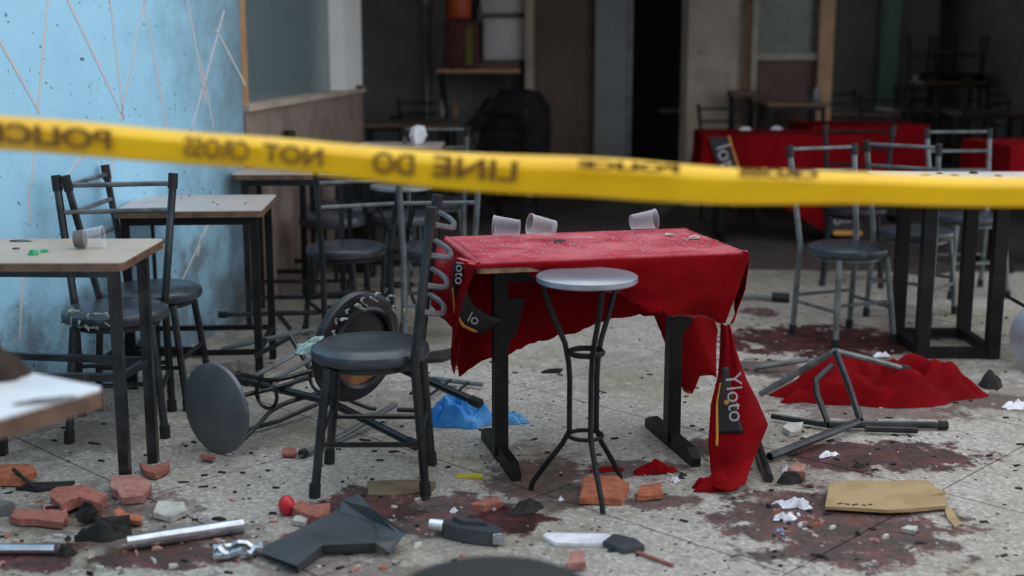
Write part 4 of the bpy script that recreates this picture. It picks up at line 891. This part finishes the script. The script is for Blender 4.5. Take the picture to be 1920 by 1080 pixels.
# cardboard
slab_piece('cardboard_sheet', [(1545, 962), (1552, 920), (1600, 912), (1640, 915), (1700, 911), (1740, 915), (1772, 935), (1738, 940), (1770, 945), (1772, 962), (1660, 968)], .012, 'card', 'flat torn sheet of tan cardboard on the floor at right', 'cardboard', zs=[.01] * 11)
slab_piece('cardboard_sheet', [(1772, 950), (1785, 958), (1802, 985), (1790, 992), (1775, 975)], .006, 'card', 'torn cardboard flap right of the flat sheet', 'cardboard')
slab_piece('cardboard_sheet', [(690, 930), (690, 905), (780, 902), (815, 906), (815, 922), (740, 930)], .005, 'card_dark', 'dirty flat board under the front chair rear leg', 'cardboard')
cb = next(x for x in bpy.data.objects if x.get('label', '').startswith('flat torn sheet'))
for k, (px, py, L) in enumerate(((1575, 944, .02), (1588, 945, .016), (1603, 946, .022), (1620, 947, .014), (1632, 946, .012))):
    p = onz(px, py, .0236) - cb.location; MB().box((0, 0, 0), (L, .008, .001), M.Translation(p) @ M.Rotation(.5 * (-1) ** k, 4, 'Z')).build('print_smudge', 'print_black', cb, False)
# bent black panel
def xp(px, py, z): return onz(px, py, z)
pn = MB(); pp = [xp(478, 1032, .018), xp(560, 992, .034), xp(648, 948, .052), xp(700, 978, .050), xp(752, 1008, .044), xp(732, 1038, .016), xp(702, 1018, .044), xp(604, 1022, .044), xp(556, 1061, .034)]
c_ = sum(pp, V()) / len(pp); c_.z = 0
vs = [p - c_ for p in pp]; lo = [p + V((0, .006, -.005)) for p in vs]
n_ = len(vs); pn.add(vs + lo, [tuple(range(n_)), tuple(range(n_, 2 * n_))[::-1]] + [(i, (i + 1) % n_, n_ + (i + 1) % n_, n_ + i) for i in range(n_)])
pan = pn.build('bent_panel', 'black_plastic', None, False); pan.location = c_; tag(pan, 'bent black plastic panel with a raised flap, bottom left of centre', 'panel')
def plate(pts, nm, off=V((.002, .008, -.003))):
    q = [p - c_ for p in pts]; n_ = len(q); MB().add(q + [p + off for p in q], [tuple(range(n_)), tuple(range(n_, 2 * n_))[::-1]] + [(i, (i + 1) % n_, n_ + (i + 1) % n_, n_ + i) for i in range(n_)]).build(nm, 'black_plastic', pan, False)
plate([pp[7], pp[6], pp[6] + V((-.004, .030, -.042)), pp[7] + V((.004, .030, -.042))], 'front_lip'); plate([pp[8], pp[7], pp[7] + V((0, .03, -.042)), pp[8] + V((0, .03, -.032))], 'front_lip')
def up(px, py, base, z): return ond(px, py, base.y + .01)
plate([pp[2].lerp(pp[8], .12), up(640, 938, pp[2], 0), up(672, 926, pp[2], 0), up(694, 952, pp[3], 0), up(764, 1000, pp[4], 0), pp[4], pp[3]], 'flap')
# silver tubes
def tubeobj(name, pts, r_, m_, label, cat, extra=()):
    base = V((pts[0].x, pts[0].y, 0)); root = MB().tube([p - base for p in pts], r_, 16).build(name, m_); root.location = base; tag(root, label, cat)
    for nm, q, rr, mm in extra: MB().tube([p - base for p in q], rr, 12).build(nm, mm, root)
    return root
a, b_ = onz(238, 1018, .022), onz(456, 985, .022)
tubeobj('metal_tube', [a, b_], .0215, 'chrome', 'shiny silver tube with a charred end lying at lower left', 'tube', [('tube_bore', [b_ - (b_ - a).normalized() * .01, b_ + (b_ - a).normalized() * .0006], .018, 'black_void')])
lump('charred_clump', 196, 1008, .08, .035, .055, 'black_charred', 21.3, 'charred black clump at the left end of silver tube', 'debris', .2, 10, 36, .7)
tubeobj('metal_tube', [onz(-20, 1029, .016), onz(104, 1029, .016)], .0155, 'chrome', 'bluish metal tube at the bottom left frame edge', 'tube')
lump('charred_clump', 125, 1040, .03, .02, .03, 'black_charred', 23.3, 'small charred clump right of the bluish tube', 'debris', .2, 8, 24, .7)
tubeobj('charred_stick', [onz(25, 880, .05), onz(48, 900, .03), onz(68, 916, .01)], .006, 'black_charred', 'thin charred stick leaning over the orange brown shard', 'stick')
slab_piece('charred_plank', [(30, 920), (60, 910), (140, 908), (132, 914), (70, 924)], .01, 'black_charred', 'flat charred sliver right of the orange brown shard', 'debris')
piece('charred_chunk', 205, 1000, (.13, .06, .055), 'black_charred', 'angular charred block against the silver tube end', 'debris', 301, .3)
piece('charred_chunk', 168, 985, (.08, .05, .06), 'black_charred', 'upright charred splinter left of the charred block', 'debris', 302, .9, 0, (.5, .3))
piece('charred_chunk', 105, 968, (.10, .06, .04), 'black_charred', 'black chunk among the red tile shards', 'debris', 303, .2)
piece('charred_chunk', 10, 965, (.10, .06, .05), 'plaster_grey', 'grey chunk at the left frame edge beside tile shards', 'debris', 304, .2)
# tin bracket
tb = empty('tin_bracket', M.Translation(onz(445, 1042)), 'crumpled shiny tin bracket with a hole beside the black panel', 'bracket')
mb = MB(); ring = [(.06 * cos(k * pi / 10) * (1.1 if k < 10 else .9), .03 * sin(k * pi / 10) + .004 * sin(k * 2.3), .02 + .008 * sin(k * 1.7)) for k in range(20)]
mb.tube(ring, .011, 6, closed=True); mb.build('loop', 'chrome', tb); MB().box((-.045, -.015, .012), (.05, .03, .02), M.Rotation(.3, 4, 'Z'), .006).build('clip', 'chrome', tb)
# red ball
o = MB().lathe([(.028 * sin(k * pi / 14), .028 - .028 * cos(k * pi / 14)) for k in range(15)], 28).build('red_ball', 'red_ball'); o.location = onz(538, 966); o.scale = (.9, .9, 1.15); tag(o, 'small glossy red ball beside the front chair leg', 'ball')
# black bracket with silver ends
br = empty('black_bracket', M.Translation(onz(880, 1015)), 'black plastic part with two silver ends, bottom centre', 'debris')
MB().prism([(-.085, .055), (-.03, .062), (.05, .040), (.092, -.006), (.085, -.045), (.03, -.035), (-.03, -.01), (-.075, .02)], .004, .046).build('body', 'black_plastic', br, False); MB().prism([(-.05, .045), (.03, .03), (.05, .0), (-.02, .01)], .046, .058).build('ridge', 'black_plastic', br, False)
MB().tube([(-.115, .045, .035), (-.075, .035, .035)], .019, 12).build('silver_end', 'chrome', br); MB().box((.085, -.035, .025), (.035, .03, .035), None, .006).build('silver_end', 'chrome', br)
# knife-like handle and stick
slab_piece('white_handle', [(1018, 1012), (1022, 1006), (1140, 1008), (1155, 1016), (1130, 1026), (1040, 1024)], .012, 'paper', 'flat white plastic handle at bottom centre', 'handle')
slab_piece('black_clasp', [(1130, 1026), (1150, 1012), (1190, 1020), (1208, 1034), (1170, 1040)], .018, 'black_plastic', 'black clasp between white handle and reddish stick', 'debris')
tubeobj('stick', [onz(1195, 1036, .008), onz(1262, 1060, .006)], .005, 'terracotta', 'thin reddish stick right of the black clasp', 'stick')
slab_piece('yellow_strip', [(855, 897), (857, 890), (905, 890), (904, 898)], .004, 'yellow', 'thin yellow plastic strip by the left table foot', 'strip')
slab_piece('charred_plank', [(795, 682), (805, 668), (850, 660), (852, 672), (830, 680)], .02, 'black_charred', 'black charred plank on the floor below the tablecloth corner', 'debris')
slab_piece('floor_flake', [(1015, 700), (1030, 695), (1055, 694), (1050, 700)], .008, 'frame_dark', 'thin dark flake under the middle of the red table', 'flake')
# dark charred spikes under the table
lump('charred_clump', 985, 958, .06, .03, .03, 'black_charred', 31.3, 'dark clump below the stool left foot', 'debris', .6, 8, 30, .9)
# papers
for k, (px, py, rx, ry, h, lab) in enumerate(((1498, 950, .055, .03, .03, 'crumpled white paper at the left end of the cardboard'), (1470, 975, .03, .02, .025, 'small crumpled wrapper below the larger white paper'), (1552, 855, .04, .02, .02, 'white paper scrap on the stain behind the cardboard'),
        (1655, 668, .055, .02, .02, 'white paper scrap on top of the floor behind the red heap'), (1905, 762, .06, .03, .03, 'white paper litter at the right frame edge'), (1265, 902, .018, .014, .018, 'tiny white wad beside the right table foot'), (850, 960, .018, .01, .014, 'tiny white chip behind the black part'),
        (1052, 938, .014, .01, .012, 'tiny white chip left of the orange brick'), (1465, 998, .022, .012, .012, 'pale blue wrapper scrap on the stain below the cardboard'), (1475, 885, .014, .016, .03, 'white wad at the base of the wrecked frame'))):
    lump('paper_scrap', px, py, rx * .95, ry, h * .75, 'paper' if k != 8 else 'blue_bag2', 40 + k, lab, 'paper', .2 * k, 9, 30, 1.3, 9, .5)
lump('charred_clump', 1480, 905, .04, .025, .04, 'black_charred', 51.3, 'black clump at the foot of wrecked chair frame', 'debris', .2, 8, 28, .7)
lump('charred_clump', 1610, 876, .025, .015, .015, 'black_charred', 52.3, 'small black clod on the stain behind the cardboard', 'debris', .2, 8, 24, .7)
PEB = [(1470, 1000, 'terracotta'), (1500, 985, 'concrete'), (1520, 1000, 'pinkstone'), (1530, 985, 'terracotta_o'), (1560, 990, 'concrete'), (1490, 1020, 'pinkstone'), (1640, 1015, 'pinkstone'), (1660, 1008, 'concrete'), (1610, 1002, 'black_charred'), (1540, 1045, 'black_charred'), (1455, 960, 'terracotta'), (1480, 965, 'terracotta')]
for k, (px, py, m_) in enumerate(PEB): piece('rubble_chip', px, py, (.04, .02, .010), m_, 'small ' + CN[m_] + ' chip on the dark stain before the cardboard', 'rubble', 60 + k, k, group=CN[m_] + ' chips before the cardboard')
rnd = random.Random(5)
for k in range(22):
    px, py = rnd.gauss(1500, 38), rnd.gauss(975, 22)
    m_ = rnd.choice(('terracotta', 'pinkstone', 'concrete', 'black_charred', 'paper', 'black_plastic')); piece('rubble_chip', px, py, (rnd.uniform(.012, .035), rnd.uniform(.01, .02), rnd.uniform(.006, .014)), m_, 'small ' + CN[m_] + ' chip on the dark stain before the cardboard', 'rubble', 400 + k, k, group=CN[m_] + ' chips before the cardboard')
rnd = random.Random(11)
for k in range(70):
    px, py = rnd.uniform(0, 900), rnd.uniform(935, 1078)
    m_ = rnd.choice(('terracotta', 'pinkstone', 'concrete', 'concrete', 'black_charred', 'black_charred', 'pinkstone')); piece('rubble_chip', px, py, (rnd.uniform(.015, .06), rnd.uniform(.01, .03), rnd.uniform(.005, .012)), m_, 'small ' + CN[m_] + ' chip on the floor along the lower left', 'rubble', 100 + k, k, group=CN[m_] + ' chips along the lower left')
for k in range(26):
    px, py = rnd.uniform(0, 1900), rnd.uniform(700, 1040)
    piece('charred_flake', px, py, (rnd.uniform(.02, .05), rnd.uniform(.01, .02), .006), 'black_charred', 'small flat charred flake strewn on the open floor', 'flake', 200 + k, rnd.uniform(-.4, .4), group='charred flakes on the floor')
mb = MB()
for k in range(2200):
    y = 3.1 + 5.0 * rnd.random() ** 1.4; x = rnd.uniform(-.62, .55) * y + .1 * rnd.gauss(0, 1)
    if x < lw(y).x + .02: continue
    s_ = rnd.choice((.0025, .003, .004, .005, .009)); a = rnd.uniform(-.8, .8)
    mb.box((0, 0, 0), (s_ * rnd.uniform(1, 3), s_, s_ * .5), M.Translation((x, y, s_ * .25)) @ M.Rotation(a, 4, 'Z'))
o = mb.build('floor_grit', 'black_charred', None, False); tag(o, 'fine black grit scattered all over the terrazzo floor', 'grit', None, 'stuff')
mb = MB()
for k in range(900):
    y = 3.1 + 4.5 * rnd.random() ** 1.4; x = rnd.uniform(-.62, .55) * y
    if x < lw(y).x + .02: continue
    s_ = rnd.choice((.003, .004, .006, .009)); mb.box((0, 0, 0), (s_ * rnd.uniform(1, 2.5), s_, s_ * .6), M.Translation((x, y, s_ * .3)) @ M.Rotation(rnd.uniform(-1, 1), 4, 'Z'))
o = mb.build('plaster_grit', 'concrete', None, False); tag(o, 'fine pale plaster grit scattered all over the terrazzo floor', 'grit', None, 'stuff')
